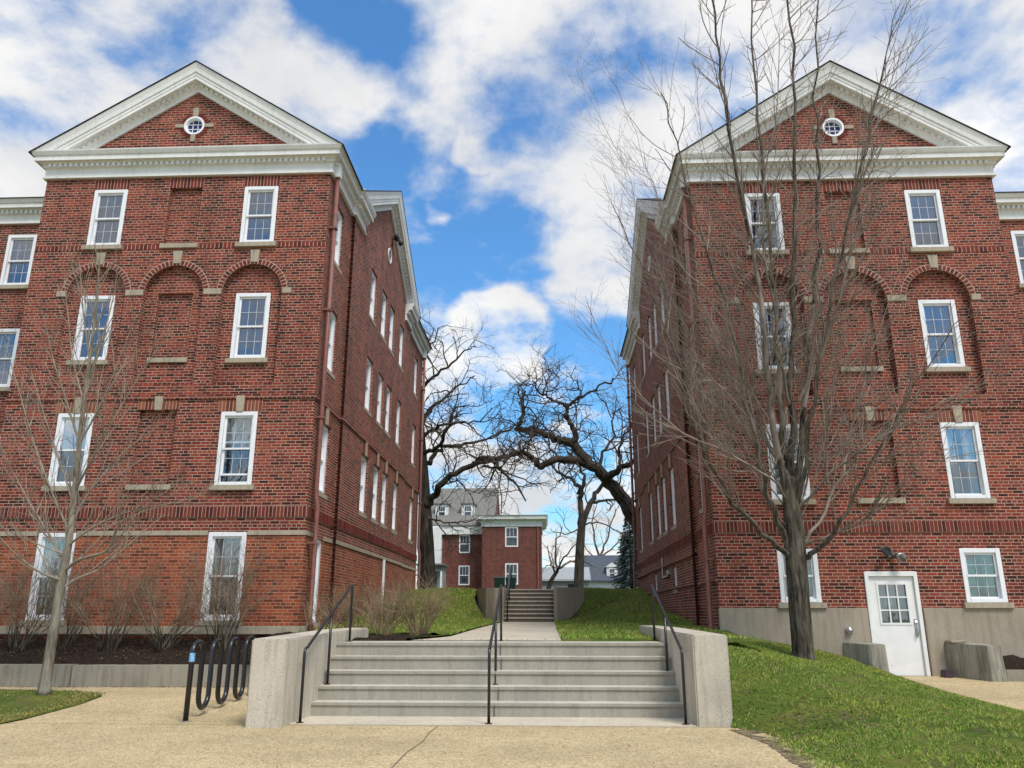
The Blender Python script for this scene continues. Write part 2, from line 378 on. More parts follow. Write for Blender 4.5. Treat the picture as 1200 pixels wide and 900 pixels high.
WIN = {}
def window_proto(h, w=.86, kind='glass_blue', opened=False, cover=0):
    key = (round(h, 3), w, kind, opened, cover)
    if key in WIN: return WIN[key]
    f = MB(); c = .095
    # casing: outer frame of four boards, front 15 mm proud of the brick
    f.box(-w/2, -w/2+c, -.018, .12, 0, h); f.box(w/2-c, w/2, -.018, .12, 0, h)
    f.box(-w/2+c, w/2-c, -.018, .12, h-c, h); f.box(-w/2+c, w/2-c, -.018, .12, 0, c*.8)
    s = MB(); iw = w/2 - c; z0, z1 = c*.8, h-c; zm = (z0+z1)/2; r = .042
    def sash(a, b, y, shift=0):
        s.box(-iw, -iw+r, y, y+.035, a, b); s.box(iw-r, iw, y, y+.035, a, b)
        s.box(-iw+r, iw-r, y, y+.035, a, a+r); s.box(-iw+r, iw-r, y, y+.035, b-r, b)
    lift = .16 if opened else 0
    sash(zm-.02, z1, .030); sash(z0+lift, zm+.02+lift, .066 if not opened else .068)
    g = MB()
    def grille(a, b, y):
        for k in (1, 2):
            x = -iw+r + (2*iw-2*r)*k/3; g.box(x-.007, x+.007, y, y+.006, a+r, b-r)
        g.box(-iw+r, iw-r, y-.001, y+.005, (a+b)/2-.007, (a+b)/2+.007)
    grille(zm-.02, z1, .050); grille(z0+lift, zm+.02+lift, .086)
    p = MB()
    p.quad((-iw+r,.058,zm), (iw-r,.058,zm), (iw-r,.058,z1-r), (-iw+r,.058,z1-r))
    p.quad((-iw+r,.094,z0+r*.5), (iw-r,.094,z0+r*.5), (iw-r,.094,zm), (-iw+r,.094,zm))
    win = f.build('window', M['pvc'], bevel=.006)
    s.build('sash', M['pvc'], win); g.build('grille', M['grille'], win)
    pn = p.build('pane', M[kind], win)
    q = MB(); q.quad((-w/2,.30,0),(w/2,.30,0),(w/2,.30,h),(-w/2,.30,h)); q.quad((-w/2,.125,0),(w/2,.125,0),(w/2,.30,0),(-w/2,.30,0)); q.quad((-w/2,.125,h),(w/2,.125,h),(w/2,.30,h),(-w/2,.30,h))
    for sx in (-1, 1): q.quad((sx*w/2,.125,0),(sx*w/2,.125,h),(sx*w/2,.30,h),(sx*w/2,.30,0))
    q.build('room', M['room'], win, fix=False)
    if cover:
        q = MB(); m_ = 'curtain' if kind == 'glass_blue' else 'blind'  # behind blue panes the sheet takes the reflected-sky colour
        if cover == 9:                                        # two curtain halves, hanging in folds
            for sx in (-1, 1):
                for k in range(5):
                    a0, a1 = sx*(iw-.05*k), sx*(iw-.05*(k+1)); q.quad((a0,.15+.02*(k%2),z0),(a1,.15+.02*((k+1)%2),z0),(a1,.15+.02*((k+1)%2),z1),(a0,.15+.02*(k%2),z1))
        else:
            n_ = int((z1-z0)*cover/10/.05) if m_ == 'blind' else 0
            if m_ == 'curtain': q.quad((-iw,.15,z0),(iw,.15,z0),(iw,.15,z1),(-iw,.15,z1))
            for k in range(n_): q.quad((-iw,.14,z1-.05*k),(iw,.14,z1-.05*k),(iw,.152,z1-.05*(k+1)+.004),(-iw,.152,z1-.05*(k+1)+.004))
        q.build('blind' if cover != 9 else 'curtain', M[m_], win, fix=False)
    st = MB(); st.box(-w/2-.085, w/2+.085, -.085, .11, -.125, -.003)
    st.build('sill', M['stone'], win, bevel=.01)
    WIN[key] = win; win['proto'] = 1
    return win
_used = set()
WR_ = random.Random(4)
def put_window(parent, h, loc, rot=0, **kw):
    kw['cover'] = WR_.choice({'glass_blue': (9, 9, 10, 9, 10), 'glass_grey': (10, 0, 5, 9, 6), 'glass_dim': (8, 5, 10, 9)}[kw['kind']])
    p = window_proto(h, **kw)
    if id(p) in _used: o = copy_tree(p)
    else: o = p; _used.add(id(p))
    if 'proto' in o: del o['proto']
    o.parent = parent; o.location = loc; o.rotation_euler = (0, 0, rot)
    return o

ENT = [(.0,11.86), (.085,11.86), (.085,11.905), (.05,11.915), (.05,12.13), (.07,12.14), (.07,12.155), (.105,12.16), (.105,12.235),
       (.15,12.245), (.17,12.285), (.245,12.29), (.245,12.275), (.262,12.275), (.262,12.40), (.285,12.405), (.30,12.43), (.335,12.50), (.34,12.53), (.0,12.535)]
def sweep_plan(mb, path, prof, caps=(True, True)):
    """profile (o, z) swept along a plan polyline; outward is to the right of travel"""
    n = len(path); rows = []
    for i in range(n):
        p = Vector(path[i])
        def nrm(a, b): 
            d = (Vector(b)-Vector(a)).normalized(); return Vector((d.y, -d.x))
        if i == 0: off = nrm(path[0], path[1])
        elif i == n-1: off = nrm(path[-2], path[-1])
        else:
            a, b = nrm(path[i-1], path[i]), nrm(path[i], path[i+1]); off = (a+b) / (1 + a.dot(b))
        rows.append([(p.x+off.x*o, p.y+off.y*o, z) for o, z in prof])
    for i in range(n-1):
        for k in range(len(prof)-1): mb.quad(rows[i][k], rows[i+1][k], rows[i+1][k+1], rows[i][k+1])
    for c, r in zip(caps, (rows[0], rows[-1])):
        if c: mb.quad(*r)
def dentils(mb, a, b, o0, o1, z0, z1, w=.075, gap=.065):
    a, b = Vector(a), Vector(b); d = b-a; L = d.length; d.normalize(); nr = Vector((d.y, -d.x)); t = gap
    while t + w < L:
        p = a+d*t; q = a+d*(t+w)
        base = [p+nr*o0, q+nr*o0, q+nr*o1, p+nr*o1]
        mb.hexa([(v.x,v.y,z0) for v in base], [(v.x,v.y,z1) for v in base]); t += w+gap
RAKE = [(.0,.0), (.05,.0), (.05,.125), (.075,.135), (.075,.15), (.105,.155), (.105,.225), (.17,.24), (.245,.245), (.245,.235), (.262,.24), (.262,.34), (.275,.345), (.275,.43), (.30,.44), (.31,.56), (.34,.67), (.345,.70), (.0,.705)]
def rake(mb, P, half, apex, slope, zcut):
    """P(u, out, z): raking cornice on both sides of a gable whose brick peaks at apex"""
    for sgn in (-1, 1):
        rows = []
        for o, dz in RAKE:
            ue = min(half, max(.2, (apex+dz-zcut)/slope))
            rows.append((P(0, o, apex+dz), P(sgn*ue, o, apex+dz-slope*ue)))
        for k in range(len(rows)-1): mb.quad(rows[k][0], rows[k][1], rows[k+1][1], rows[k+1][0])
        t = .1
        while True:
            u0, u1 = t, t+.075
            z = lambda u, dz: apex+dz-slope*u
            if z(u1, .15) < zcut + .02: break
            b = [P(sgn*u0,.10,z(u0,.16)), P(sgn*u1,.10,z(u1,.16)), P(sgn*u1,  .165,z(u1,.16)), P(sgn*u0,  .165,z(u0,.16))]
            tt = [P(sgn*u0,.10,z(u0,.225)), P(sgn*u1,.10,z(u1,.225)), P(sgn*u1,  .165,z(u1,.225)), P(sgn*u0,  .165,z(u0,.225))]
            mb.hexa(b, tt); t += .14

def soldier_run(mb, P, u0, u1, z0, z1, out=.012, pitch=.085, joint=.019, back=.02):
    n = max(1, round((u1-u0)/pitch)); w = (u1-u0)/n
    for k in range(n):
        a, b = u0+k*w+joint/2, u0+(k+1)*w-joint/2
        j = random.uniform(-.002, .002)
        mb.hexa([P(a,z0,back), P(b,z0,back), P(b,z0,-out-j), P(a,z0,-out-j)], [P(a,z1,back), P(b,z1,back), P(b,z1,-out-j), P(a,z1,-out-j)])

def dorm(name, loc, s, lower, label):
    """s=+1: courtyard wall on the +x side, s=-1 mirrored"""
    root = empty(name, loc, label, 'building')
    HW = 3.7; WX = [-1.95, 1.95]; FL = [(9.96, 11.53), (6.98, 8.67), (3.91, 5.63)]
    PF = lambda u, z, d: (s*u, d, z)                       # front
    SX = lambda u: HW + (.08 if 2.25 < u < 11.7 else 0)
    # ---- front wall
    rects = []
    for x in WX: rects.append((x-.74, x+.74, 6.32, 8.65, .14, True))
    rects.append((-.74, .74, 6.32, 8.65, .14, True))
    rects.append((-.41, .41, 9.97, 11.53, .10, True)); rects.append((-.43, .43, 7.02, 8.65, .22, True)); rects.append((-.45, .45, 3.93, 5.70, .10, True))
    for (a, b) in FL:
        for x in WX:
            dd = .27 if a == 6.98 else .13
            rects.append((x-.43, x+.43, a, min(b, 8.65) if a == 6.98 else b, dd, False))
    arches = [(x, 8.65, .74, .14, (x-.43, x+.43, 8.67, .27, False)) for x in WX] + [(0, 8.65, .74, .14, (-.43, .43, 8.70, .22, True))]
    low = []
    if lower == 'left':
        lw = [(x-.43, x+.43, .96, 2.85, .13, False) for x in WX]
        zsplit = 2.78
    else:
        lw = [(x-.43, x+.43, 1.70, 2.83, .13, False) for x in WX] + [(-.57, .55, -.6, 2.34, .13, False)]
        zsplit = None
    mb = MB()
    if zsplit:
        wall_grid(mb, PF, [-HW, HW], [zsplit, 11.86], rects + [(r[0], r[1], zsplit, r[3], r[4], r[5]) for r in lw], arches)
        ml = MB(); wall_grid(ml, PF, [-HW, HW], [-.3, zsplit], [(r[0], r[1], r[2], zsplit, r[4], r[5]) for r in lw])
    else:
        wall_grid(mb, PF, [-HW, HW], [-.6, 11.86], rects + lw, arches); ml = None
    APEX, SL = 14.37, .645
    oc, oz, orr = 0, 13.36, .272
    # tympanum with a round hole
    n = 32; ring = [(orr*math.cos(2*math.pi*k/n), oz+orr*math.sin(2*math.pi*k/n)) for k in range(n)]
    def edge(k):
        t = 2*math.pi*k/n; c, q = math.cos(t), math.sin(t); best = 1e9
        if q < -1e-6: best = min(best, (11.86-oz)/q)
        for sg in (-1, 1):                                # z = APEX - SL*|x|
            den = q + SL*sg*c
            if den > 1e-6: best = min(best, (APEX+.05-oz)/den)
        return (c*best, oz+q*best)
    for k in range(n):
        a, b = ring[k], ring[(k+1) % n]; c, d = edge(k), edge(k+1)
        mb.quad(PF(a[0],a[1],0), PF(b[0],b[1],0), PF(d[0],d[1],0), PF(c[0],c[1],0))
        mb.quad(PF(a[0],a[1],0), PF(b[0],b[1],0), PF(b[0],b[1],.15), PF(a[0],a[1],.15))
    for sg in (-1, 1):                                    # (the fan reaches both low corners)
        pass
    # ---- courtyard wall in three blocks
    blocks = [(0, 2.25), (2.25, 11.7), (11.7, 15.5)]
    WU = [1.07, 5.1, 6.8, 8.15, 10.05, 13.9]
    side_fl = [(9.86, 11.42), (6.95, 8.55), (3.89, 5.55)]
    rot = math.pi/2 if s > 0 else -math.pi/2
    for (u0, u1) in blocks:
        x = SX((u0+u1)/2)
        PS = lambda u, z, d, x=x: (s*(x-d), u, z)
        rs = []
        for u in WU:
            if u0 < u < u1:
                for (a, b) in side_fl: rs.append((u-.43, u+.43, a, b, .13, False))
        lowr = []
        if lower == 'left':
            if u0 == 0: lowr.append((.62, 1.48, .9, 2.80, .13, False))
            wall_grid(mb, PS, [u0, u1], [zsplit, 11.86], rs + [(r[0], r[1], zsplit, r[3], r[4], r[5]) for r in lowr])
            wall_grid(ml, PS, [u0, u1], [-.3, zsplit], [(r[0], r[1], r[2], zsplit, r[4], r[5]) for r in lowr])
        else:
            if u0 == 2.25: lowr += [(5.1, 5.75, 2.15, 2.75, .13, False), (9.3, 9.95, 2.15, 2.75, .13, False)]
            wall_grid(mb, PS, [u0, u1], [-.6, 11.86], rs + lowr)
        for u in WU:
            if u0 < u < u1:
                for fi, (a, b) in enumerate(side_fl):
                    put_window(root, b-a, (s*(x-.075), u, a), rot, kind='glass_blue' if fi == 0 else 'glass_grey')
        for r in lowr:
            put_window(root, r[3]-r[2], (s*(x-.06), (r[0]+r[1])/2, r[2]), rot, kind='glass_dim', w=round(r[1]-r[0], 3))
    for u, sg in ((2.25, 1), (11.7, -1)):
        for m_, z0, z1 in (((mb, zsplit, 11.86), (ml, -.3, zsplit)) if ml else ((mb, -.6, 11.86),)):
            m_.quad((s*HW,u,z0), (s*(HW+.08),u,z0), (s*(HW+.08),u,z1), (s*HW,u,z1))
    # toothed dark bricks down the joints of the three blocks and at the front corner
    for (u, x) in ((2.25, HW+.08), (11.7, HW)):
        q = MB(); z = .95 if lower == 'left' else .9; rings = []; k = 0
        while z < 11.75:
            w0 = -.045 if k % 2 == 0 else -.006
            for zz in (z, z+.0705):
                rings.append(len(q.v)); q.v += [(s*(x-.03),u+w0,zz), (s*(x+.032),u+w0,zz), (s*(x+.032),u+.012,zz), (s*(x-.03),u+.012,zz)]
            z += .0705; k += 1
        for r0, r1 in zip(rings[:-1], rings[1:]):
            for i in range(4): j = (i+1) % 4; q.f.append((r0+i, r0+j, r1+j, r1+i))
        q.build('brick_toothing', M['tooth'], root)
    # cross gable brick
    GC, GH, GA, GS = 6.98, 4.72, 14.62, .57
    mb.quad((s*(HW+.08), GC-GH, 11.86), (s*(HW+.08), GC+GH, 11.86), (s*(HW+.08), GC+GH, GA-GS*GH+.02), (s*(HW+.08), GC, GA+.03), (s*(HW+.08), GC-GH, GA-GS*GH+.02))
    mb.quad((s*HW, 15.5, -.6), (-s*HW, 15.5, -.6), (-s*HW, 15.5, 11.86), (s*HW, 15.5, 11.86))
    mb.quad((-s*HW, 0, -.6), (-s*HW, 15.5, -.6), (-s*HW, 15.5, 11.86), (-s*HW, 0, 11.86))
    mb.build('brick_wall', M['brick'], root, fix=False)
    if ml: ml.build('lower_brick_wall', M['brick_low'], root, fix=False)
    # ---- wing, set back
    wy = 2.35; WW = [-5.8, -8.2]; mw = MB()
    rs = [(x-.43, x+.43, a, b, .13, False) for x in WW for (a, b) in FL + ([(.96, 2.85)] if lower == 'left' else [(1.70, 2.83)])]
    wall_grid(mw, lambda u, z, d: (s*u, wy+d, z), [-12, -HW], [-.6, 11.86], rs)
    mw.build('wing_wall', M['brick'], root, fix=False)
    for x in WW:
        for fi, (a, b) in enumerate(FL):
            put_window(root, b-a, (s*x, wy, a), 0, kind='glass_blue' if fi < 2 else 'glass_grey')
        a, b = (.96, 2.85) if lower == 'left' else (1.70, 2.83)
        put_window(root, b-a, (s*x, wy, a), 0, kind='glass_dim')
    # ---- front windows
    for fi, (a, b) in enumerate(FL):
        for wi, x in enumerate(WX):
            dy = .14 if fi == 1 else 0
            put_window(root, b-a, (s*x, dy, a), 0, kind='glass_blue' if fi < 2 else 'glass_grey', opened=(fi == 2 and wi == 1 and lower == 'left'))
    for r in lw:
        if r[2] > 0: put_window(root, r[3]-r[2], (s*(r[0]+r[1])/2, 0, r[2]), 0, kind='glass_dim')
    # ---- stone and brick dressings
    def stone(nm, *b, mat='stone', bev=.008):
        q = MB(); q.box(*b); return q.build(nm, M[mat], root, bevel=bev)
    for (hw, z, y) in ((.48, 9.97, 0), (.49, 7.02, .14), (.52, 3.93, 0)):
        stone('blind_sill', -hw, hw, y-.06, y+.12, z-.125, z)
    for x in [-1.95, 0, 1.95]:
        q = MB(); r0, r1 = .748, .868; nb = 26
        for k in range(nb):
            t0 = math.pi*(k+.13)/nb; t1 = math.pi*(k+.87)/nb
            def pt(r, t, y): return (x-r*math.cos(t), y, 8.65+r*math.sin(t))
            q.hexa([pt(r0,t0,.09), pt(r0,t1,.09), pt(r1,t1,.09), pt(r1,t0,.09)], [pt(r0,t0,-.014), pt(r0,t1,-.014), pt(r1,t1,-.014), pt(r1,t0,-.014)])
        ar = q.build('brick_arch', M['soldier'], root)
        q = MB(); nb = 26
        for k in range(nb):
            t0, t1 = math.pi*k/nb, math.pi*(k+1)/nb
            q.quad(pt(.741,t0,-.009), pt(.741,t1,-.009), pt(.885,t1,-.009), pt(.885,t0,-.009))
        q.build('mortar_joint', M['mortar'], ar, fix=False)
        q = MB(); q.hexa([(x-.085,.05,9.43), (x+.085,.05,9.43), (x+.125,.05,9.77), (x-.125,.05,9.77)], [(x-.085,-.035,9.43), (x+.085,-.035,9.43), (x+.125,-.035,9.77), (x-.125,-.035,9.77)])
        q.build('keystone', M['stone'], root, bevel=.008)
        for sg in (-1, 1): stone('impost_block', *sorted((x+sg*.75, x+sg*.985)), -.022, .05, 8.60, 8.755)
    def lintel(x, z0, z1, hw, key, P=PF, band='lintel', nm='brick_lintel'):
        q = MB(); soldier_run(q, P, x-hw, x+hw, z0, z1, .010); li = q.build(nm, M[band], root)
        q = MB(); q.quad(P(x-hw,z0,-.004), P(x+hw,z0,-.004), P(x+hw,z1,-.004), P(x-hw,z1,-.004)); q.build('mortar_joint', M['mortar'], li, fix=False)
        if key:
            q = MB(); b = lambda d: [P(x-.085,z0-.02,d), P(x+.085,z0-.02,d), P(x+.11,z1+.1,d), P(x-.11,z1+.1,d)]
            q.hexa(b(.05), b(-.04)); q.build('keystone', M['stone'], root, bevel=.008)
    for x in WX + [0]:
        lintel(x, 11.545, 11.82, .46 if x else .44, False, band='soldier')
        lintel(x, 5.705 if x == 0 else 5.645, 5.925, .52 if x else .5, True)
    # header band at the level of the top sills
    for (a, b) in ((-3.69, -2.48), (-1.42, -.5), (.5, 1.42), (2.48, 3.69)):
        q = MB(); soldier_run(q, PF, a, b, 9.84, 9.965, .008, .105); hb = q.build('header_course', M['soldier'], root)
        q = MB(); q.quad(PF(a,9.84,-.003), PF(b,9.84,-.003), PF(b,9.965,-.003), PF(a,9.965,-.003)); q.build('mortar_joint', M['mortar'], hb, fix=False)
    # corbel ledge and soldier band round front and courtyard side
    path = [(-HW*s, 0), (HW*s, 0), (HW*s, 2.25), ((HW+.08)*s, 2.25), ((HW+.08)*s, 11.7), (HW*s, 11.7), (HW*s, 15.5)]
    if s < 0: path = path[::-1]
    q = MB(); sweep_plan(q, path, [(.0,5.945), (.038,5.95), (.038,6.055), (.0,6.07)]); q.build('corbel_ledge', M['brick'], root, fix=False)
    segs = [(lambda u, z, d: (s*u, d, z), -HW, HW)] + [(lambda u, z, d, x=SX((a+b)/2): (s*(x-d), u, z), a, b) for a, b in blocks]
    q = MB(); qm = MB()
    for P, a, b in segs:
        soldier_run(q, P, a+.005, b-.005, 3.19, 3.42, .03); qm.quad(P(a,3.185,-.02), P(b,3.185,-.02), P(b,3.425,-.02), P(a,3.425,-.02))
        qm.quad(P(a,3.185,-.02), P(b,3.185,-.02), P(b,3.185,.0), P(a,3.185,.0)); qm.quad(P(a,3.425,-.02), P(b,3.425,-.02), P(b,3.425,.0), P(a,3.425,.0))
    sb = q.build('soldier_course', M['soldier'], root); qm.build('mortar_joint', M['mortar'], sb, fix=False)
    if lower == 'left':
        def pieces(cuts):   # belt course interrupted by the ground windows
            out = []; a = cuts[0]
            for c0, c1 in cuts[1]: out.append((a, c0)); a = c1
            out.append((a, cuts[2])); return out
        q = MB()
        for a, b in pieces((-HW, [(x-.45, x+.45) for x in WX], HW)): q.box(*sorted((s*a, s*b)), -.028, .06, 2.785, 2.885)
        for a, b in ((.0, .60), (1.50, 2.25)): q.box(*sorted((s*(HW-.05), s*(HW+.028))), a, b, 2.785, 2.885)
        q.box(*sorted((s*(HW-.0), s*(HW+.108))), 2.25, 11.7, 2.785, 2.885); q.box(*sorted((s*(HW-.05), s*(HW+.028))), 11.7, 15.5, 2.785, 2.885)
        q.build('stone_belt', M['stone'], root, fix=False)
        q = MB(); q.box(*sorted((-s*HW, s*(HW+.07))), -.09, .0, .66, .84); q.box(*sorted((s*HW, s*(HW+.15))), .0, 15.5, .66, .84)
        q.build('water_table', M['stone'], root, bevel=.02)
    else:
        # poured foundation with the doorway cut out; u runs against x because the block is mirrored
        q = MB(); q.box(-HW-.025, -.58-.0, -.03, .06, -.6, 1.585); q.box(.58, HW+.0, -.03, .06, -.6, 1.585)
        q.build('foundation', M['found'], root, bevel=.012)
        q = MB(); q.box(HW, 12, wy-.03, wy+.06, -.6, 1.585); q.build('wing_foundation', M['found'], root)
        # projecting bands and a brick base on the courtyard side
        q = MB()
        for z in (2.84, 2.14): q.box(*sorted((s*(HW+.0), s*(HW+.13))), 2.25, 11.7, z, z+.07)
        q.box(*sorted((s*(HW+.0), s*(HW+.10))), 11.7, 15.5, 2.84, 2.91); q.box(*sorted((s*(HW+.0), s*(HW+.05))), 0, 2.24, 2.14, 2.21)
        q.build('brick_band', M['brick'], root, fix=False)
    # ---- white entablature, pediment cornices and gable cornices
    q = MB()
    p = [(-HW*s, 2.35), (-HW*s, 0), (HW*s, 0), (HW*s, 2.25), ((HW+.08)*s, 2.25), ((HW+.08)*s, 3.45)]
    p2 = [((HW+.08)*s, 10.5), ((HW+.08)*s, 11.7), (HW*s, 11.7), (HW*s, 15.5), (-HW*s, 15.5)]
    pw = [(-12*s, wy), (-HW*s, wy)]
    for pp, nm_ in ((p, 'entablature'), (p2, 'entablature'), (pw, 'wing_entablature')):
        q = MB()
        pp = pp if s > 0 else pp[::-1]
        sweep_plan(q, pp, ENT)
        for a, b in zip(pp[:-1], pp[1:]):
            if (Vector(a)-Vector(b)).length > .5: dentils(q, a, b, .10, .168, 12.150, 12.238)
        q.build(nm_, M['trim'], root, fix=False)
    q = MB(); rake(q, lambda u, o, z: (s*u, -o, z), 4.05, APEX, SL, 12.53)
    q.build('pediment_cornice', M['trim'], root, fix=False)
    q = MB(); rake(q, lambda u, o, z: (s*(HW+.08+o), GC+u, z), 5.02, GA, GS, 12.53)
    q.build('gable_cornice', M['trim'], root, fix=False)
    # ---- roof
    q = MB(); zt = APEX+.715; ze = zt - SL*4.08
    for sg in (-1, 1):
        for (y0, y1, ex) in ((-.37, 2.2, 4.08), (2.2, 12.0, 3.6), (12.0, 15.9, 4.08)):
            zz = zt - SL*ex
            q.hexa([(0,y0,zt), (sg*ex,y0,zz), (sg*ex,y1,zz), (0,y1,zt)], [(0,y0,zt+.022), (sg*ex,y0,zz+.022), (sg*ex,y1,zz+.022), (0,y1,zt+.022)])
    zg = GA+.715
    for sg in (-1, 1):
        a, b = GC, GC+sg*5.05; zb = zg-GS*5.05; x0, x1 = s*4.14, -s*3
        q.hexa([(x0,a,zg), (x0,b,zb), (x1,b,zb), (x1,a,zg)], [(x0,a,zg+.022), (x0,b,zb+.022), (x1,b,zb+.022), (x1,a,zg+.022)])
    q.hexa([(-s*12.0,2.0,12.51), (-s*3.7,2.0,12.51), (-s*3.7,8,15.0), (-s*12.0,8,15.0)], [(-s*12.0,2.0,12.55), (-s*3.7,2.0,12.55), (-s*3.7,8,15.05), (-s*12.0,8,15.05)])
    q.build('roof', M['roof'], root)
    # ---- round window in the pediment
    def disc_ring(mb2, cx, cz, r0, r1, y0, y1, P, nn=32):
        for k in range(nn):
            t0, t1 = 2*math.pi*k/nn, 2*math.pi*(k+1)/nn
            g = lambda r, t, y: P(cx+r*math.cos(t), cz+r*math.sin(t), y)
            mb2.quad(g(r0,t0,y0), g(r0,t1,y0), g(r1,t1,y0), g(r1,t0,y0)); mb2.quad(g(r0,t0,y0), g(r0,t1,y0), g(r0,t1,y1), g(r0,t0,y1)); mb2.quad(g(r1,t0,y0), g(r1,t1,y0), g(r1,t1,y1), g(r1,t0,y1))
    def oculus(P, cx, cz, R, full):
        q = MB(); disc_ring(q, cx, cz, R*.82, R, -.03, .12, P); disc_ring(q, cx, cz, R*.72, R*.84, .01, .12, P); ow = q.build('round_window', M['pvc'], root)
        q = MB(); nn = 32; q.quad(*[P(cx+R*.78*math.cos(2*math.pi*k/nn), cz+R*.78*math.sin(2*math.pi*k/nn), .075) for k in range(nn)]); q.build('pane', M['glass_plain'], ow, fix=False)
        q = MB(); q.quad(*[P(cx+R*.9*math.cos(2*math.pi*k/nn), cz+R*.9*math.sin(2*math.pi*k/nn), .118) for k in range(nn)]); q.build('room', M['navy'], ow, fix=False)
        q = MB()
        for v in (-.25, .25):
            h = R*.72*math.sqrt(1-(v/.74)**2)
            for (a0, a1, b0, b1) in ((cx+v*R-.008, cx+v*R+.008, cz-h, cz+h), (cx-h, cx+h, cz+v*R-.008, cz+v*R+.008)):
                q.hexa([P(a0,b0,.07), P(a1,b0,.07), P(a1,b1,.07), P(a0,b1,.07)], [P(a0,b0,.05), P(a1,b0,.05), P(a1,b1,.05), P(a0,b1,.05)])
        q.build('grille', M['pvc'], ow)
        if not full: return
        q = MB(); nb = 26
        for k in range(nb):
            t0, t1 = 2*math.pi*(k+.1)/nb, 2*math.pi*(k+.9)/nb
            g = lambda r, t, y: P(cx+r*math.cos(t), cz+r*math.sin(t), y)
            q.hexa([g(.280,t0,.06), g(.280,t1,.06), g(.375,t1,.06), g(.375,t0,.06)], [g(.280,t0,-.012), g(.280,t1,-.012), g(.375,t1,-.012), g(.375,t0,-.012)])
        q.build('brick_ring', M['soldier'], ow)
        for (dx, dz, w, h) in ((0,.41,.075,.13), (0,-.375,.065,.095), (.395,0,.115,.055), (-.395,0,.115,.055)):
            q = MB(); q.hexa([P(cx+dx-w,cz+dz-h,.05), P(cx+dx+w,cz+dz-h,.05), P(cx+dx+w,cz+dz+h,.05), P(cx+dx-w,cz+dz+h,.05)], [P(cx+dx-w,cz+dz-h,-.03), P(cx+dx+w,cz+dz-h,-.03), P(cx+dx+w,cz+dz+h,-.03), P(cx+dx-w,cz+dz+h,-.03)])
            q.build('stone_key', M['stone'], ow, bevel=.008)
    oculus(PF, 0, oz, .272, True)
    PG = lambda u, z, d: (s*(HW+.08-d), u, z)
    oculus(PG, 7.15, 12.95, .27, False)
    # ---- keystones over the courtyard windows of the first floor, soldier lintels above them
    for u in WU:
        x = SX(u); P = lambda uu, z, d, x=x: (s*(x-d), uu, z)
        lintel(u, 5.565, 5.86, .5, True, P)
    # ---- downspouts
    def spout(u, zb, off):
        x = SX(u) + off; q = MB()
        q.tube([(s*x,u,12.0), (s*x,u,6.2), (s*x,u,3.7), (s*(x+.05),u,3.45), (s*(x+.05),u,zb+.25), (s*(x+.12),u-.1,zb)], .055, 10)
        d = q.build('downspout', M['down'], root, smooth=True)
        b = MB()
        for z in (10.4, 8.2, 5.5, 2.6): b.box(*sorted((s*(x-.12), s*(x+.075))), u-.075, u+.075, z, z+.05)
        b.build('bracket', M['down'], d)
        b = MB(); b.box(*sorted((s*(x-.08), s*(x+.08))), u-.09, u+.09, 11.85, 12.25); b.build('gutter_head', M['trim'], d)
    spout(.22, .75 if lower == 'left' else .95, .12); spout(15.2, 2.0, .12)
    return root

left = dorm('brick_building', (-9.08, 17.74, .37), 1, 'left', 'four storey red brick building on the left, its ground floor orange brick')
right = dorm('brick_building', (7.40, 17.98, 0), -1, 'right', 'four storey red brick building on the right with a white ground level door')

# ---- door, lamp and vent of the right building (local x = world x - 7.40)
q = MB(); q.box(-.57,-.49,-.035,.10,.2,2.34); q.box(.47,.55,-.035,.10,.2,2.34); q.box(-.49,.47,-.035,.10,2.24,2.34)
fr = q.build('door_frame', M['white'], right, bevel=.006)
D0, D1, DZ0, DZ1 = -.487, .467, .225, 2.235
G = (-.30, .30, 1.27, 2.08)
q = MB(); q.box(D0,G[0],.02,.065,DZ0,DZ1); q.box(G[1],D1,.02,.065,DZ0,DZ1); q.box(G[0],G[1],.02,.065,DZ0,G[2]); q.box(G[0],G[1],.02,.065,G[3],DZ1)
door = q.build('door', M['white'], right)
q = MB(); w3 = (G[1]-G[0])/3; h3 = (G[3]-G[2])/3
q.box(G[0]-.03,G[0]+.012,.008,.03,G[2]-.03,G[3]+.03); q.box(G[1]-.012,G[1]+.03,.008,.03,G[2]-.03,G[3]+.03); q.box(G[0]+.012,G[1]-.012,.008,.03,G[2]-.03,G[2]+.012); q.box(G[0]+.012,G[1]-.012,.008,.03,G[3]-.012,G[3]+.03)
for k in (1, 2):
    q.box(G[0]+k*w3-.014,G[0]+k*w3+.014,.012,.045,G[2]+.012,G[3]-.012)
    q.box(G[0]+.012,G[1]-.012,.014,.043,G[2]+k*h3-.014,G[2]+k*h3+.014)
q.build('glazing_bars', M['white'], door)
q = MB(); q.quad((G[0],.05,G[2]),(G[1],.05,G[2]),(G[1],.05,G[3]),(G[0],.05,G[3])); q.build('pane', M['glass_grey'], door, fix=False)
q = MB(); q.quad((G[0],.064,G[2]),(G[1],.064,G[2]),(G[1],.064,G[3]),(G[0],.064,G[3])); q.build('door_curtain', M['blind'], door, fix=False)
q = MB(); q.quad((-.16,.060,1.62),(-.01,.060,1.62),(-.01,.060,1.80),(-.16,.060,1.80)); q.build('notice', M['white'], door, fix=False)
q = MB(); q.box(.375,.43,.006,.02,1.0,1.36); q.tube([(.40,-.005,1.30),(.40,-.02,1.31)],.024,12); q.tube([(.40,.01,1.16),(.40,-.055,1.15),(.40,-.06,1.10),(.40,-.055,1.04),(.40,.01,1.03)],.013,8)
q.build('handle', M['steel'], door)
q = MB()
for z in (.45, 1.2, 1.95): q.tube([(-.488,.012,z),(-.488,.012,z+.11)],.012,8)
q.build('hinge', M['steel'], door)
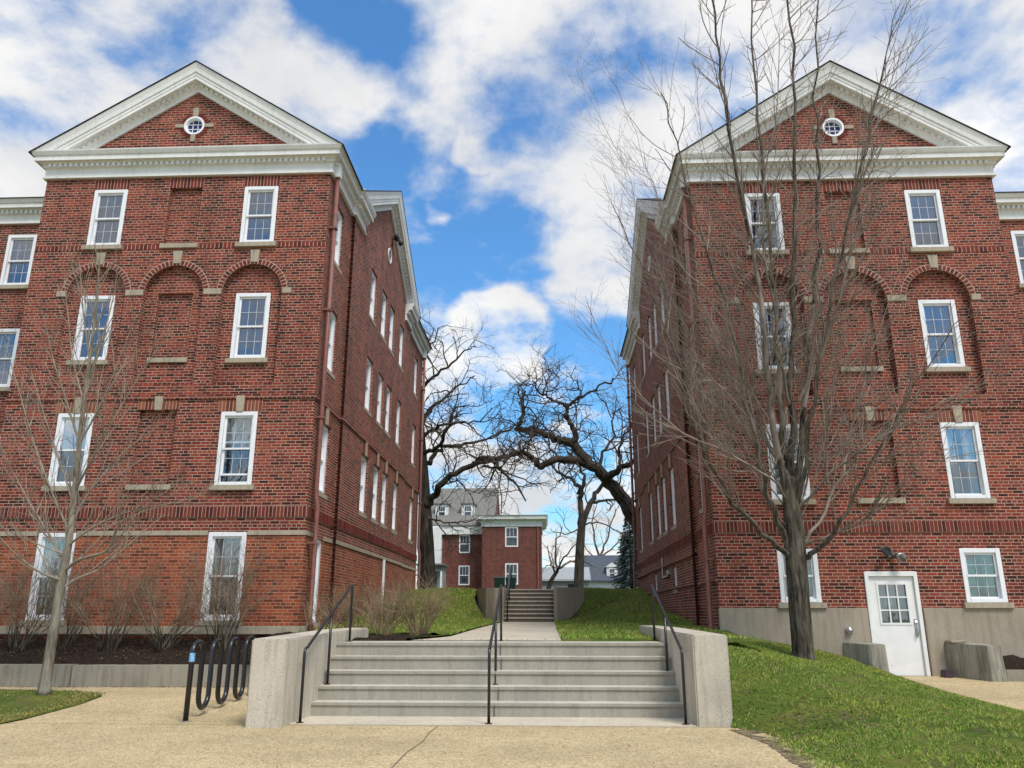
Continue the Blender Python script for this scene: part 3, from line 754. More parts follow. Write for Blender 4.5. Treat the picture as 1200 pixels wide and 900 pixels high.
q = MB(); q.box(-.6,.58,-.12,.06,.16,.222); q.build('door_sill', M['found'], right, bevel=.008)
# double floodlight above the door
q = MB(); q.box(-.03,.11,-.06,0,2.63,2.79); lamp = q.build('wall_lamp', M['lampgrey'], right, bevel=.012)
for (x, z, tx) in ((-.05, 2.83, -.08), (.13, 2.68, .06)):
    q = MB(); q.tube([(.04,-.05,2.71),(x,-.12,z)],.018,8); q.tube([(x,-.10,z),(x+tx*.3,-.16,z-.02),(x+tx,-.25,z-.06),(x+tx,-.262,z-.063)],[.05,.075,.098,.09],14); q.build('lamp_head', M['lampgrey'] if x < 0 else M['steel'], lamp, smooth=True)
q = MB(); q.tube([(-1.03,-.03,1.12),(-1.03,-.08,1.12),(-1.03,-.11,1.09)],[.07,.075,.06],12); q.box(-1.11,-.95,-.04,-.025,1.06,1.18); q.build('vent', M['steel'], right)
# conduit on the courtyard side of the right building, vent horn in the gable of the left one
q = MB(); X = -3.70-.11; q.tube([(X,7.6,3.15),(X,7.6,2.55),(X,6.6,2.55),(X,6.4,2.62)],.025,8); q.box(X-.05,X+.06,6.2,6.45,2.58,2.70); q.build('conduit', M['steel'], right)
q = MB(); q.tube([(3.78,7.45,13.72),(3.95,7.45,13.74),(4.02,7.45,13.66)],.03,8); q.tube([(3.80,7.38,13.42),(3.83,7.38,13.80)],.025,8); q.tube([(3.93,7.34,13.80),(3.93,7.62,13.80)],[.07,.09],14); q.tube([(4.02,7.45,13.66),(4.08,7.45,13.57),(4.12,7.45,13.52)],[.035,.075,.085],14)
q.build('loudspeaker', M['dark'], left, smooth=True)
q = MB(); q.tube([(3.83,8.25,2.78),(3.83,8.25,.6)],.045,8); q.build('drain_pipe', M['trim'], left)
q = MB(); q.box(3.77,3.79,8.35,8.75,.6,2.75); q.build('brick_recess', M['dark'], left)

# ------------------------------------------------------------------ ground
def zp(y): return .037*max(0, y-12)
def up(y): return float(np.interp(y, [13, 16, 20.5, 25.4, 32, 34, 120], [1.0, 1.0, 1.17, 1.55, 2.38, 2.42, 2.75]))
def sheet(name, xs, ys, fz, mat, mask=None, jit=0):
    mb = MB(); idx = {}
    for j, y in enumerate(ys):
        for i, x in enumerate(xs):
            idx[i, j] = len(mb.v); mb.v.append((x, y, fz(x, y) + (random.uniform(-jit, jit) if jit else 0)))
    for j in range(len(ys)-1):
        for i in range(len(xs)-1):
            if mask is None or mask((xs[i]+xs[i+1])/2, (ys[j]+ys[j+1])/2): mb.f.append((idx[i,j], idx[i+1,j], idx[i+1,j+1], idx[i,j+1]))
    return mb.build(name, mat, smooth=True, fix=False)
lin = lambda a, b, n: list(np.linspace(a, b, n))
# far ground to the horizon (grass), 60 mm under everything near
g = sheet('ground', [-900,-300,-100,-40,-22,-13,-5.4,-3.5,1.95,4,11,22,40,100,300,900], [-300,-60,-20,6,12,12.6,33.3,33.5,34,40,60,90,140,300,900],
          lambda x, y: -.08 if y < 33.4 else up(y)-.03 + (0 if y < 100 else (y-100)*.002), M['lawn'], lambda x, y: True); tag(g, kind='structure')
g = sheet('plaza', [-40,-20,-12,-8,-4.05,2.5,7,12,20,40], [-40,-20,-8,0,6,10,12,13,14,15,16,17,18,20.4], lambda x, y: zp(y), M['plaza'],
          lambda x, y: not (-4 < x < 2.4 and y > 12)); tag(g, kind='structure')
# smooth concrete apron before the steps
q = MB(); q.box(-3.56, 1.98, 11.62, 12.6, -.03, .012); tag(q.build('apron', M['walk'], bevel=.004), kind='structure')
# joints in the plaza
q = MB()
for pts in ([(-1.50,11.6), (-1.53,10.9), (-1.50,10.2), (-1.56,9.4), (-1.55,8.6), (-1.6,7)], [(-8,11.58),(-4.1,11.6),(-1.5,11.6),(2.4,11.6)]):
    for (a, b) in zip(pts[:-1], pts[1:]):
        d = Vector((b[0]-a[0], b[1]-a[1])).normalized(); n = Vector((-d.y, d.x))*.006
        q.quad((a[0]-n.x,a[1]-n.y,.004),(b[0]-n.x,b[1]-n.y,.004),(b[0]+n.x,b[1]+n.y,.004),(a[0]+n.x,a[1]+n.y,.004))
tag(q.build('pavement_joint', M['crack'], fix=False), kind='structure')

# right lawn: thin plate through measured heights
CP = np.array([(2.5,2,0),(2.6,8.8,.0),(2.6,10.1,.0),(2.5,11.4,.03),(2.5,12.3,.40),(2.5,13.2,.75),(2.6,14.4,.97),(2.5,16,1.03),(3.9,17.9,1.0),(5.2,17.9,.80),(6.2,17.6,.56),(6.9,16.8,.20),(7,15,.12),(7.1,13.1,.05),
               (7.3,10,0.0),(7.5,7,0),(8,2,0),(4.85,16.1,.64),(4.5,12,.28),(4.5,9,.07),(6,14,.30),(6.2,16.3,.46),(3.4,14,.82),(3.3,11.6,.22),(3.5,9.6,.07),(2.0,17.5,1.08),(5.2,10.2,.12)], float)
def _tps(r): return np.where(r > 1e-9, r*r*np.log(np.maximum(r, 1e-9)), 0)
_A = _tps(np.linalg.norm(CP[:,None,:2]-CP[None,:,:2], axis=2)) + 1e-2*np.eye(len(CP))
_Pm = np.c_[np.ones(len(CP)), CP[:,:2]]
_S = np.linalg.solve(np.block([[_A, _Pm], [_Pm.T, np.zeros((3,3))]]), np.r_[CP[:,2], 0, 0, 0])
def zl(x, y):
    w = _tps(np.hypot(CP[:,0]-x, CP[:,1]-y)); return float(w @ _S[:-3] + _S[-3] + _S[-2]*x + _S[-1]*y)
def edge_l(y): return float(np.interp(y, [2,5,8.8,10.1,10.8,11.4,11.65,18], [3.6,2.95,2.52,2.58,2.50,2.40,2.46,2.46]))
def edge_r(y): return float(np.interp(y, [2,7,10,13.1,15,16.8,17.3,18], [8.6,7.75,7.35,7.1,6.98,6.82,6.35,6.25]))
NY, NX = 130, 60
mb = MB()
ysl = lin(2, 17.95, NY)
for j, y in enumerate(ysl):
    a, b = edge_l(y), edge_r(y)
    for i in range(NX):
        x = a+(b-a)*i/(NX-1); e = min(i, NX-1-i)/6
        z = max(zl(x, y), zp(y)-.02) + random.uniform(-.012,.012)
        if e < 1 and y < 11.6 or (i > NX-7 and y < 17): z = zp(y)-.02 + (z-zp(y)+.02)*min(1, e+.08)
        mb.v.append((x, y, z))
for j in range(NY-1):
    for i in range(NX-1): mb.f.append((j*NX+i, j*NX+i+1, (j+1)*NX+i+1, (j+1)*NX+i))
tag(mb.build('lawn', M['lawn'], smooth=True, fix=False), kind='structure')
lawnR = lambda x, y: max(zl(x, y), zp(y)-.02)
# worn dirt along the plaza edge, ragged where the turf thins out
mb = MB(); ys = lin(6.5, 11.35, 90)
rag = [.16+.09*math.sin(j*.9)+.07*math.sin(j*.37+1)+random.uniform(-.05,.05) for j in range(len(ys))]
for j, y in enumerate(ys):
    w = rag[j]; e0 = edge_l(y); zz_ = lambda x: max(.008, zp(y)-.02 + (lawnR(x, y)-zp(y)+.02)*min(1, (x-e0)/(edge_r(y)-e0)*59/6+.08)+.014)
    mb.v += [(e0-.03-.05*random.random(), y, .006), (e0+w*.5, y, zz_(e0+w*.5)), (e0+w, y, zz_(e0+w)-.008)]
for j in range(len(ys)-1):
    for k in (0, 1): mb.f.append((3*j+k, 3*j+k+1, 3*j+k+4, 3*j+k+3))
tag(mb.build('dirt_strip', M['dirt'], fix=False, smooth=True), kind='structure')

def smst(t): t = min(1, max(0, t)); return t*t*(3-2*t)
# upper terrace: walk, lawns left and right of it
WL = lambda y: float(np.interp(y, [13.75,14.6,16.5,22,29.8], [-3.5,-2.5,-1.95,-1.86,-1.62]))
WR = lambda y: .24
def strip(name, ys, xl, xr, nx, fz, mat):
    mb = MB()
    for y in ys:
        a, b = xl(y), xr(y)
        for i in range(nx):
            x = a+(b-a)*i/(nx-1); mb.v.append((x, y, fz(x, y)))
    for j in range(len(ys)-1):
        for i in range(nx-1): mb.f.append((j*nx+i, j*nx+i+1, (j+1)*nx+i+1, (j+1)*nx+i))
    return mb.build(name, mat, smooth=True, fix=False)
zw = lambda y: float(np.interp(y, [13.7, 29.9], [1.0, 1.2]))
q = MB(); q.box(-3.49, 1.94, 13.80, 14.75, .2, .9995); tag(q.build('landing', M['tread'], bevel=.012), kind='structure')
tag(strip('path', lin(14.74, 29.85, 24), lambda y: WL(y) if y > 15 else WL(y), WR, 5, lambda x, y: zw(y)-.003, M['walk']), kind='structure')
def terr(x, y, side):
    e = WL(min(y, 29.8)) if side < 0 else WR(y); d = abs(x-e)
    t = max(smst((d-.15)/3.0), smst((y-26)/5.6)*smst((d-.7)/.5))
    return zw(min(y, 29.9))*(1-t) + up(y)*t - .025 + .055*smst((y-14.6)/.35) + .025*math.sin(x*2.3+y*1.7)*t
upL = lambda x, y: terr(x, y, -1)
upR = lambda x, y: terr(x, y, 1)
tag(strip('upper_lawn', lin(15.6, 32.0, 60), lambda y: -5.5, lambda y: WL(y) - (min(1.1, max(0, y-29.7)*1.4)), 40, upL, M['lawn']), kind='structure')
tag(strip('upper_lawn', lin(14.55, 32.0, 64), lambda y: WR(y) + min(1.1, max(0, y-29.6)*1.9), lambda y: 3.8, 40, upR, M['lawn']), kind='structure')
tag(sheet('plateau', lin(-40, 40, 30), [31.9,32.6,33.4,40,50,60,80,121], lambda x, y: up(y), M['lawn'], lambda x, y: True), kind='structure')
# mulch bed at the left building behind its low wall, and bed of the dry shrubs
zb = lambda y: float(np.interp(y, [15.8, 16.1, 17.75], [.46, .57, .97]))
tag(sheet('mulch_bed', lin(-30, -4.1, 120), lin(15.8, 20.4, 16), lambda x, y: zb(y)+random.uniform(-.03,.03), M['mulch'], lambda x, y: not (x > -5.3 and y > 17.9)), kind='structure')
tag(sheet('mulch_bed', lin(-5.6, -1.75, 40), lin(14.6, 17.3, 28), lambda x, y: .965 + (.05*math.sin(x*5)*math.sin(y*4)+random.uniform(-.02,.02) + .085)*smst((y-14.62)/.3), M['mulch'],
          lambda x, y: x < WL(y)-.12 and (x > -3.5 or y > 15.3)), kind='structure')

# low retaining wall, three cast lengths with joints
rw = empty('retaining_wall', (-10, 15.8, .1), 'low weathered concrete retaining wall holding the mulch bed before the left building', 'wall')
jx = [-30, -14.2, -9.06, -4.06]
for a, b in zip(jx[:-1], jx[1:]):
    q = MB(); f = lambda x: -.01*x - .1; ya, yb = .012*(a+9), .012*(b+9)
    q.hexa([(a+10.012,ya-.15,-.15),(b+9.988,yb-.15,-.15),(b+9.988,yb+.17,-.15),(a+10.012,ya+.17,-.15)], [(a+10.012,ya-.15,.42),(b+9.988,yb-.15,.43),(b+9.988,yb+.17,.43),(a+10.012,ya+.17,.42)])
    q.build('wall_length', M['retain'], rw, bevel=.015)

# left grass patch
GPx = lambda y: float(np.interp(y, [4,8,11.45,13.45,14.6,15.0], [-7.2,-7.4,-7.52,-7.55,-7.75,-8.6]))
tag(strip('lawn', lin(4, 14.95, 40), lambda y: -26, GPx, 60, lambda x, y: zp(y)+.012+.03*min(1, max(0, (GPx(y)-x))*1.5)+random.uniform(-.008,.008), M['lawn']), kind='structure')

# ------------------------------------------------------------------ grass blades
def blades(name, n, samp, zf, h0, h1, mat):
    V = []; Fc = []
    for _ in range(n):
        p = samp()
        if p is None: continue
        x, y = p; z = zf(x, y)-.005; h = random.uniform(h0, h1); a = random.uniform(0, math.tau); w = random.uniform(.004, .008)*(1 if y < 14 else 1.6)
        lx, ly = random.gauss(0, .6)*h, random.gauss(0, .6)*h; k = len(V)
        V += [(x-w*math.cos(a), y-w*math.sin(a), z), (x+w*math.cos(a), y+w*math.sin(a), z), (x+lx, y+ly, z+h)]; Fc.append((k, k+1, k+2))
    me = bpy.data.meshes.new(name); me.from_pydata(V, [], Fc); me.update(); me.materials.append(mat)
    o = bpy.data.objects.new(name, me); COL.objects.link(o); return o
def sR():
    y = 5 + 13*(random.random()**.8); a, b = edge_l(y), edge_r(y); x = random.uniform(a-.02, b+.02)
    wn = math.sin(x*2.1+1)*math.sin(y*1.7+.6) + .6*math.sin(x*5.3+y*3.1) + .4*math.sin(x*11-y*7)
    if y > 7 and wn > .82: return None
    if ((x-3.1)/.9)**2 + ((y-11.3)/.75)**2 < 1 + .5*math.sin(x*9+y*6) and random.random() < .75: return None
    if x < a+.12 and random.random() < .6: return None
    return x, y
tag(blades('grass', 150000, sR, lawnR, .015, .043, M['blade']), 'short green and straw coloured grass on the sloping lawn before the right building', 'grass', kind='stuff')
tag(blades('grass', 22000, lambda: (lambda y: (GPx(y)-.02-abs(random.gauss(0,2.2)), y))(random.uniform(8,14.95)), lambda x, y: zp(y)+.03,   .015, .04, M['blade_dry']), 'patch of yellowish grass round the young tree on the left', 'grass', kind='stuff')
def sUL():
    y = random.uniform(16.6, 32.2); b = WL(y) - min(1.1, max(0, y-29.7)*1.4); return random.uniform(-5.3, b+.02), y
def sUR():
    y = random.uniform(14.9, 32.2); a = WR(y)+min(1.1, max(0, y-29.6)*1.9); return random.uniform(a-.02, 3.65), y
tag(blades('grass', 26000, sUL, upL, .03, .075, M['blade']), 'green grass on the bank left of the upper walk', 'grass', kind='stuff')
tag(blades('grass', 26000, sUR, upR, .03, .075, M['blade']), 'green grass on the bank right of the upper walk', 'grass', kind='stuff')

# ------------------------------------------------------------------ front steps, cheek walls, handrails
st = empty('concrete_steps', (-.78, 12.5, 0), 'five wide concrete steps rising from the plaza between two cheek walls', 'steps')
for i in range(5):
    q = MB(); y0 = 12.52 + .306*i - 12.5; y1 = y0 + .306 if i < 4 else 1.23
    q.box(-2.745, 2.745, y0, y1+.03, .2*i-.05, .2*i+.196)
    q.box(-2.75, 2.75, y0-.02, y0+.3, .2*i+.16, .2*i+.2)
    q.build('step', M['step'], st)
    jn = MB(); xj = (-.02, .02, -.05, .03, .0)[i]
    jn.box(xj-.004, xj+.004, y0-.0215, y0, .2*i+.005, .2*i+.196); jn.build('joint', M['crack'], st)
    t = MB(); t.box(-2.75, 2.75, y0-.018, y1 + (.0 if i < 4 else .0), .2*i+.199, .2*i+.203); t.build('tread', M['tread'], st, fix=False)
def cheek(name, ox, foot, top0, top1, label, mat='conc'):
    """plan polygon foot -> solid with a top that rises from top0 (front) to top1 (back)"""
    r = tag(MB_cheek(foot, top0, top1).build(name, M[mat], bevel=.02), label, 'wall'); return r
def MB_cheek(foot, z0, z1):
    q = MB(); ys = [p[1] for p in foot]; a, b = min(ys), max(ys)
    q.hexa([(p[0], p[1], -.12) for p in foot], [(p[0], p[1], z0+(z1-z0)*(p[1]-a)/(b-a)) for p in foot]); return q
cheek('cheek_wall', 0, [(-4.06,11.30),(-3.57,11.30),(-3.52,12.5),(-3.50,14.7),(-3.38,15.6),(-3.75,15.75),(-4.06,14.8)], 1.13, 1.21, 'pitted pale concrete cheek wall on the left of the front steps, beside the bike rack')
cheek('cheek_wall', 0, [(2.00,11.66),(2.47,11.62),(2.46,13.6),(2.40,15.4),(2.2,17.0),(1.85,17.0),(1.955,15.4),(1.953,12.5)], 1.18, 1.24, 'streaked pale concrete cheek wall on the right of the front steps, beside the lawn')
def rail(label, x, yb, ys, ztop_low=.99, ext=0, name='handrail', ylow=0, bend=.14):
    """posts at base (z=0), on the second tread and on the landing"""
    r = empty(name, (x, yb, 0), label, 'handrail', 'black handrails of the front steps')
    R0 = .021; y1, z1, y2, z2 = ys[0]-yb, ys[1], ys[2]-yb, ys[3]
    zt1 = ztop_low; ztop = z2 + .96
    q = MB(); q.tube([(0,0,0.01), (0,0,zt1-.08), (0,.012,zt1-.025), (0,.05,zt1), (0,.13,zt1+.01), (0,.17,zt1+.03), (0,y2-.10,ztop-.04), (0,y2-.05,ztop-.012), (0,y2,ztop-.03), (0,y2,ztop-.08), (0,y2,z2)], R0, 10)
    q.build('rail', M['black'], r, smooth=True)
    t = (y1-.17)/(y2-.10-.17); q = MB(); q.tube([(0,y1,z1), (0,y1,zt1+.03+(ztop-.07-zt1)*t)], R0, 10); q.build('post', M['black'], r, smooth=True)
    for (yy, zz) in ((0,.012), (y1,z1), (y2,z2)):
        q = MB(); q.tube([(0,yy,zz), (0,yy,zz+.012)], .05, 12); q.build('base_plate', M['rust'], r)
    return r
rail('leftmost of the three black handrails, close to the left cheek wall', -3.44, 11.72, (13.05, .406, 14.35, 1.002))
rail('middle one of the three black handrails, on the centre of the steps', -.825, 11.72, (13.15, .406, 14.65, 1.002))
rail('rightmost of the three black handrails, close to the right cheek wall', 1.86, 11.78, (13.3, .406, 14.7, 1.002))

# upper steps
us = empty('concrete_steps', (-.68, 29.8, 1.2), 'narrow flight of eight concrete steps at the far end of the walk', 'steps')
for i in range(8):
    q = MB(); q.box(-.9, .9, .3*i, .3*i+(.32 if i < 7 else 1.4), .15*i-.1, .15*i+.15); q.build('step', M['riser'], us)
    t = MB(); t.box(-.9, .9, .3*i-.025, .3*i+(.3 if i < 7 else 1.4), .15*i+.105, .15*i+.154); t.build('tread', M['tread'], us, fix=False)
for x0, x1, foot, lab in ((0,0,[(.215,29.6),(.34,29.6),(.34,32.6),(.215,32.6)], None), ):
    pass
q = MB(); q.box(.22,.36,29.65,33.2,.9,2.42); q.hexa([(.36,29.75,.9),(1.35,30.3,.9),(1.35,30.5,.9),(.36,29.95,.9)],[(.36,29.75,2.40),(1.35,30.3,2.40),(1.35,30.5,2.40),(.36,29.95,2.40)])
tag(q.build('wing_wall', M['found'], bevel=.01), 'tan concrete wing wall on the right of the upper steps', 'wall')
q = MB(); q.box(-1.72,-1.585,29.65,33.2,.9,2.42)
pts = [(-1.72,29.7),(-1.95,29.75),(-2.25,30.0),(-2.6,30.7),(-2.75,31.6)]
for a, b in zip(pts[:-1], pts[1:]): q.hexa([(a[0],a[1],.9),(b[0],b[1],.9),(b[0],b[1]+.2,.9),(a[0],a[1]+.2,.9)],[(a[0],a[1],2.38),(b[0],b[1],2.38),(b[0],b[1]+.2,2.38),(a[0],a[1]+.2,2.38)])
tag(q.build('wing_wall', M['found']), 'tan curved concrete wing wall on the left of the upper steps', 'wall')
ur = empty('handrail', (-1.45, 29.7, 1.2), 'distant dark handrail at the left edge of the upper steps', 'handrail')
q = MB(); q.tube([(0,0,0),(0,0,.92),(0,.2,1.0),(0,2.5,2.1),(0,2.9,2.12),(0,2.9,1.2)],.028,8); q.build('rail', M['black'], ur, smooth=True)
q = MB(); q.tube([(0,1.3,.7),(0,1.3,1.55)],.028,8); q.build('post', M['black'], ur)

# ------------------------------------------------------------------ bike rack: one bent pipe
br = empty('bike_rack', (-5.116, 11.87, 0), 'black wave shaped bike rack with a blue sticker, next to the left cheek wall', 'bike rack')
pts = [Vector((0,0,.0)), Vector((0,0,.9))]; pitch = .385; rr = pitch/2; hi, lo = .92, .32
y = 0
for k in range(7):
    top = k % 2 == 0; zc = hi if top else lo
    for i in range(0, 11):
        t = math.pi*i/10; pts.append(Vector((0, y+rr-rr*math.cos(t), zc + (rr if top else -rr)*math.sin(t)*(.75 if top else 1))))
    y += pitch
pts.append(Vector((0, y, 0)))
lean = lambda p: (p.x + p.y*-.03, p.y, p.z)
q = MB(); q.tube([lean(p) for p in pts], .038, 14); q.build('pipe', M['black'], br, smooth=True)
for yy in (0, y):
    q = MB(); q.tube([lean(Vector((0,yy,0))), lean(Vector((0,yy,.014)))], .075, 16); q.build('base_plate', M['oldc'], br)
q = MB(); q.tube([(0,0,.80),(0,0,.92)], .0405, 12, cap=False); q.build('sticker', M['sticker'], br, smooth=True)

# ------------------------------------------------------------------ blocks, slab and litter at the door
q = MB(); q.hexa([(6.19,17.94,.1),(6.50,17.33,.1),(6.88,17.33,.1),(6.80,17.94,.1)], [(6.21,17.94,.885),(6.52,17.36,.865),(6.86,17.36,.865),(6.79,17.94,.885)])
tag(q.build('concrete_block', M['oldc'], bevel=.010), 'mossy grey concrete block on the left of the white door', 'block')
q = MB(); q.hexa([(8.28,17.94,.1),(8.68,16.98,.1),(8.99,16.98,.1),(8.95,17.94,.1)], [(8.30,17.94,.885),(8.70,17.01,.855),(8.97,17.01,.855),(8.93,17.94,.885)])
tag(q.build('concrete_block', M['oldc'], bevel=.010), 'long mossy grey concrete block on the right of the white door', 'block')
q = MB(); q.box(8.33,8.65,17.68,17.94,.886,.935); tag(q.build('paving_slab', M['stone'], bevel=.01), 'small pale slab lying on the right concrete block', 'slab')
q = MB(); q.hexa([(6.35,16.72,.22),(6.9,16.78,.2),(6.92,17.0,.22),(6.42,16.98,.24)], [(6.35,16.72,.30),(6.9,16.78,.265),(6.92,17.0,.285),(6.42,16.98,.31)])
tag(q.build('paving_slab', M['stone'], bevel=.012), 'flat pale slab at the lawn corner in front of the left concrete block', 'slab')
q = MB(); q.hexa([(8.07,17.62,zp(17.6)),(8.27,17.62,zp(17.6)),(8.27,17.82,zp(17.6)),(8.07,17.82,zp(17.6))],[(8.09,17.64,.36),(8.25,17.64,.36),(8.25,17.80,.36),(8.09,17.80,.36)])
tag(q.build('doorstop_box', M['purple'], bevel=.015), 'small dark purple box on the pavement right of the white door', 'box')
q = MB(); q.box(8.99,14,17.02,17.18,-.05,.40); tag(q.build('bed_edging', M['retain'], bevel=.015), 'low concrete edging of the soil bed right of the door', 'edging')
tag(sheet('soil_bed', lin(8.96,14,30), lin(17.16,20.4,14), lambda x, y: .42+.28*min(.7,y-17.18)+random.uniform(-.04,.04), M['mulch'], lambda x, y: not (x < 11.1 and y > 17.97)), kind='structure')
tag(sheet('soil_bed', lin(5.3,6.55,16), lin(16.7,17.94,12), lambda x, y: .36+.16*(17.9-y)*0 + (6.6-x)*.24 + random.uniform(-.03,.03), M['mulch'], lambda x, y: x+(y-16.7)*.0 > 5.6-.3*(y-16.7)), kind='structure')

# ------------------------------------------------------------------ plants
def walk_branch(p, d, L, n, gnarl, up_, droop=0):
    pts = [Vector(p)]; d = Vector(d).normalized(); stp = L/n
    for i in range(n):
        d = d + Vector((random.gauss(0,1), random.gauss(0,1), random.gauss(0,1)))*gnarl + Vector((0,0,up_ - droop*i/n)); d.normalize(); pts.append(pts[-1]+d*stp)
    return pts
def perp(d, ang):
    d = d.normalized(); a = d.orthogonal().normalized(); a.rotate(Matrix.Rotation(random.uniform(0, math.tau), 3, d)); return (d*math.cos(ang) + a*math.sin(ang)).normalized()
def sides(r): return 9 if r > .08 else 6 if r > .025 else 4 if r > .008 else 3
def ramify(mb, pts, r0, r1, level, cfg):
    """draw a branch along pts and its children"""
    n = len(pts)-1; rad = [r0+(r1-r0)*(i/n)**.85 for i in range(n+1)]
    mb.tube(pts, rad, sides(r0), cap=False)
    if level >= len(cfg): return
    c = cfg[level]; L = sum((pts[i+1]-pts[i]).length for i in range(n)); m = max(1, int(L*c['den']+random.random()))
    for k in range(m):
        t = c.get('t0', .15) + (1-c.get('t0', .15))*(k+random.random()*.8)/m; t = min(.999, t); i = min(n-1, int(t*n)); f = t*n-i
        p = pts[i].lerp(pts[i+1], f); d = pts[i+1]-pts[i]
        q = perp(d, R_(random.uniform(*c['ang']))) + Vector((0,0,c.get('lift', 0)))
        if 'out' in c: q += Vector((p.x-c['out'][0], p.y-c['out'][1], 0)).normalized()*c['out'][2]
        l = random.uniform(*c['len'])*(1-c.get('taper', .45)*t); rr_ = min(rad[i]*.72, random.uniform(*c['rad']))
        ramify(mb, walk_branch(p, q, l, c['n'], c['gn'], c['up'], c.get('droop', 0)), rr_, max(.0022, rr_*c.get('end', .5)), level+1, cfg)
def smooth_pts(pts, k=4):
    out = []; P = [pts[0]] + pts + [pts[-1]]
    for i in range(1, len(P)-2):
        for j in range(k):
            t = j/k; a, b, c, d = P[i-1], P[i], P[i+1], P[i+2]
            out.append(.5*((2*b)+(c-a)*t+(2*a-5*b+4*c-d)*t*t+(3*b-a-3*c+d)*t*t*t))
    out.append(pts[-1]); return out
def rel(root, pts): o = Vector(root.location); return [p-o for p in pts]
def px(root, lst, k=4): return smooth_pts(rel(root, [at(*q) for q in lst]), k)

# --- big multi-stemmed tree before the right building
random.seed(21)
T = empty('bare_tree', (4.90, 16.1, .58), 'tall bare tree with many rising stems on the lawn before the right building', 'tree')
tr = MB(); cr = MB()
base = px(T, [(942,781,16.1),(941,766,16.1),(940,750,16.1),(936,700,16.1),(933,660,16.1),(931,630,16.1),(928,590,16.1),(927,560,16.15)], 5)
tr.tube(base, [.36,.285,.25,.228,.215,.208]+[.20]*(len(base)-17)+list(np.linspace(.20,.14,11)), 16)
stems = [
 ([(930,640,16.1),(918,570,15.9),(905,480,15.7),(895,380,15.5),(872,250,15.3),(850,120,15.1),(838,20,15),(832,-60,15)], .12, .012),
 ([(930,620,16.1),(922,540,16.2),(914,440,16.3),(903,330,16.5),(893,200,16.6),(884,80,16.7),(880,-40,16.8)], .125, .014),
 ([(927,570,16.15),(926,480,16.2),(930,380,16.2),(932,260,16.2),(930,120,16.2),(926,0,16.2),(925,-80,16.2)], .115, .014),
 ([(928,590,16.1),(940,520,16.3),(948,420,16.5),(956,320,16.7),(958,200,16.9),(956,80,17),(958,-60,17.1)], .115, .013),
 ([(932,610,16.1),(946,520,15.7),(962,420,15.4),(985,300,15.1),(1010,190,14.9),(1032,90,14.8),(1048,10,14.7)], .075, .008),
 ([(928,650,16.1),(912,610,15.8),(890,540,15.4),(868,440,15.0),(838,320,14.7),(800,190,14.5),(775,110,14.4)], .085, .008),
 ([(926,655,16.1),(900,633,15.7),(868,600,15.3),(838,555,15.0),(815,500,14.7),(795,425,14.4),(760,330,14.2),(725,250,14)], .08, .006),
 ([(938,655,16.1),(965,640,15.8),(985,610,15.5),(1010,560,15.2),(1045,500,14.9),(1085,430,14.7),(1130,370,14.5)], .08, .006),
 ([(936,640,16.1),(965,600,16.7),(990,540,17.0),(1005,470,17.1),(1030,390,17.2),(1060,300,17.2)], .055, .006),
 ([(934,600,16.1),(970,560,15.5),(1020,520,15.0),(1090,480,14.6),(1170,440,14.3)], .045, .005),
 ([(926,560,16.1),(890,500,16.6),(850,430,17.0),(815,350,17.1),(780,260,17.2),(755,180,17.2)], .05, .005),
 ([(930,590,16.1),(900,560,15.2),(850,530,14.6),(790,500,14.2),(730,440,13.9),(690,380,13.7)], .04, .005),
 ([(934,640,16.1),(980,625,16.0),(1030,595,15.6),(1080,550,15.3),(1140,530,15.0)], .04, .005),
 ([(928,480,16.2),(910,380,15.6),(895,270,15.2),(905,150,14.9),(915,40,14.7)], .05, .006),
 ([(936,470,16.3),(975,380,16.0),(1000,260,15.7),(1025,160,15.5),(1055,60,15.3)], .05, .006),
]
for k in range(14):
    a = math.pi*(.6+.8*random.random()) if k % 4 else random.uniform(0, math.tau); h0 = random.uniform(560, 640); sx = math.cos(a); hh = random.uniform(60, 330); w_ = random.uniform(.55, 1.0)
    x0 = 929 + (640-h0)*.02; pl = [(x0, h0, 16.1)]
    for f in (.12, .3, .5, .75, 1.0):
        pl.append((x0 + sx*w_*(300 if sx < 0 else 185)*f**.8 + random.gauss(0, 4), h0+(hh-h0)*f, 16.1+math.sin(a)*1.6*w_*f))
    stems.append((pl, random.uniform(.018, .028), .004))
cfgR = [dict(den=3.6, t0=.24, ang=(25,58), lift=.2, out=(0,0,.45), len=(1.0,2.5), rad=(.011,.018), n=8, gn=.075, up=.05, taper=.5),
        dict(den=2.6, t0=.15, ang=(25,55), lift=.16, len=(.35,1.2), rad=(.0070,.0095), n=4, gn=.07, up=.05, taper=.4),
        dict(den=2.2, t0=.2, ang=(25,55), lift=.2, len=(.15,.45), rad=(.0055,.0068), n=2, gn=.08, up=.03)]
for i, (pl, r0, r1) in enumerate(stems):
    r0 *= .74; p = px(T, pl, 4); p = [p[0]]+[v+Vector((random.gauss(0,.035), random.gauss(0,.035), 0)) for v in p[1:]]
    if r0 > .045: tr.tube(p, [r0+(r1-r0)*(j/(len(p)-1))**.8 for j in range(len(p))], 9); q0 = MB(); ramify(q0, p, r0*.98, r1*.9, 0, cfgR); cr.f += [tuple(v+len(cr.v) for v in f) for f in q0.f]; cr.v += q0.v
    else: ramify(cr, p, r0, r1, 0, cfgR)
tr.build('trunk', M['bark_maple'], T, smooth=True, fix=False); cr.build('crown', M['twig_maple'], T, smooth=True, fix=False)

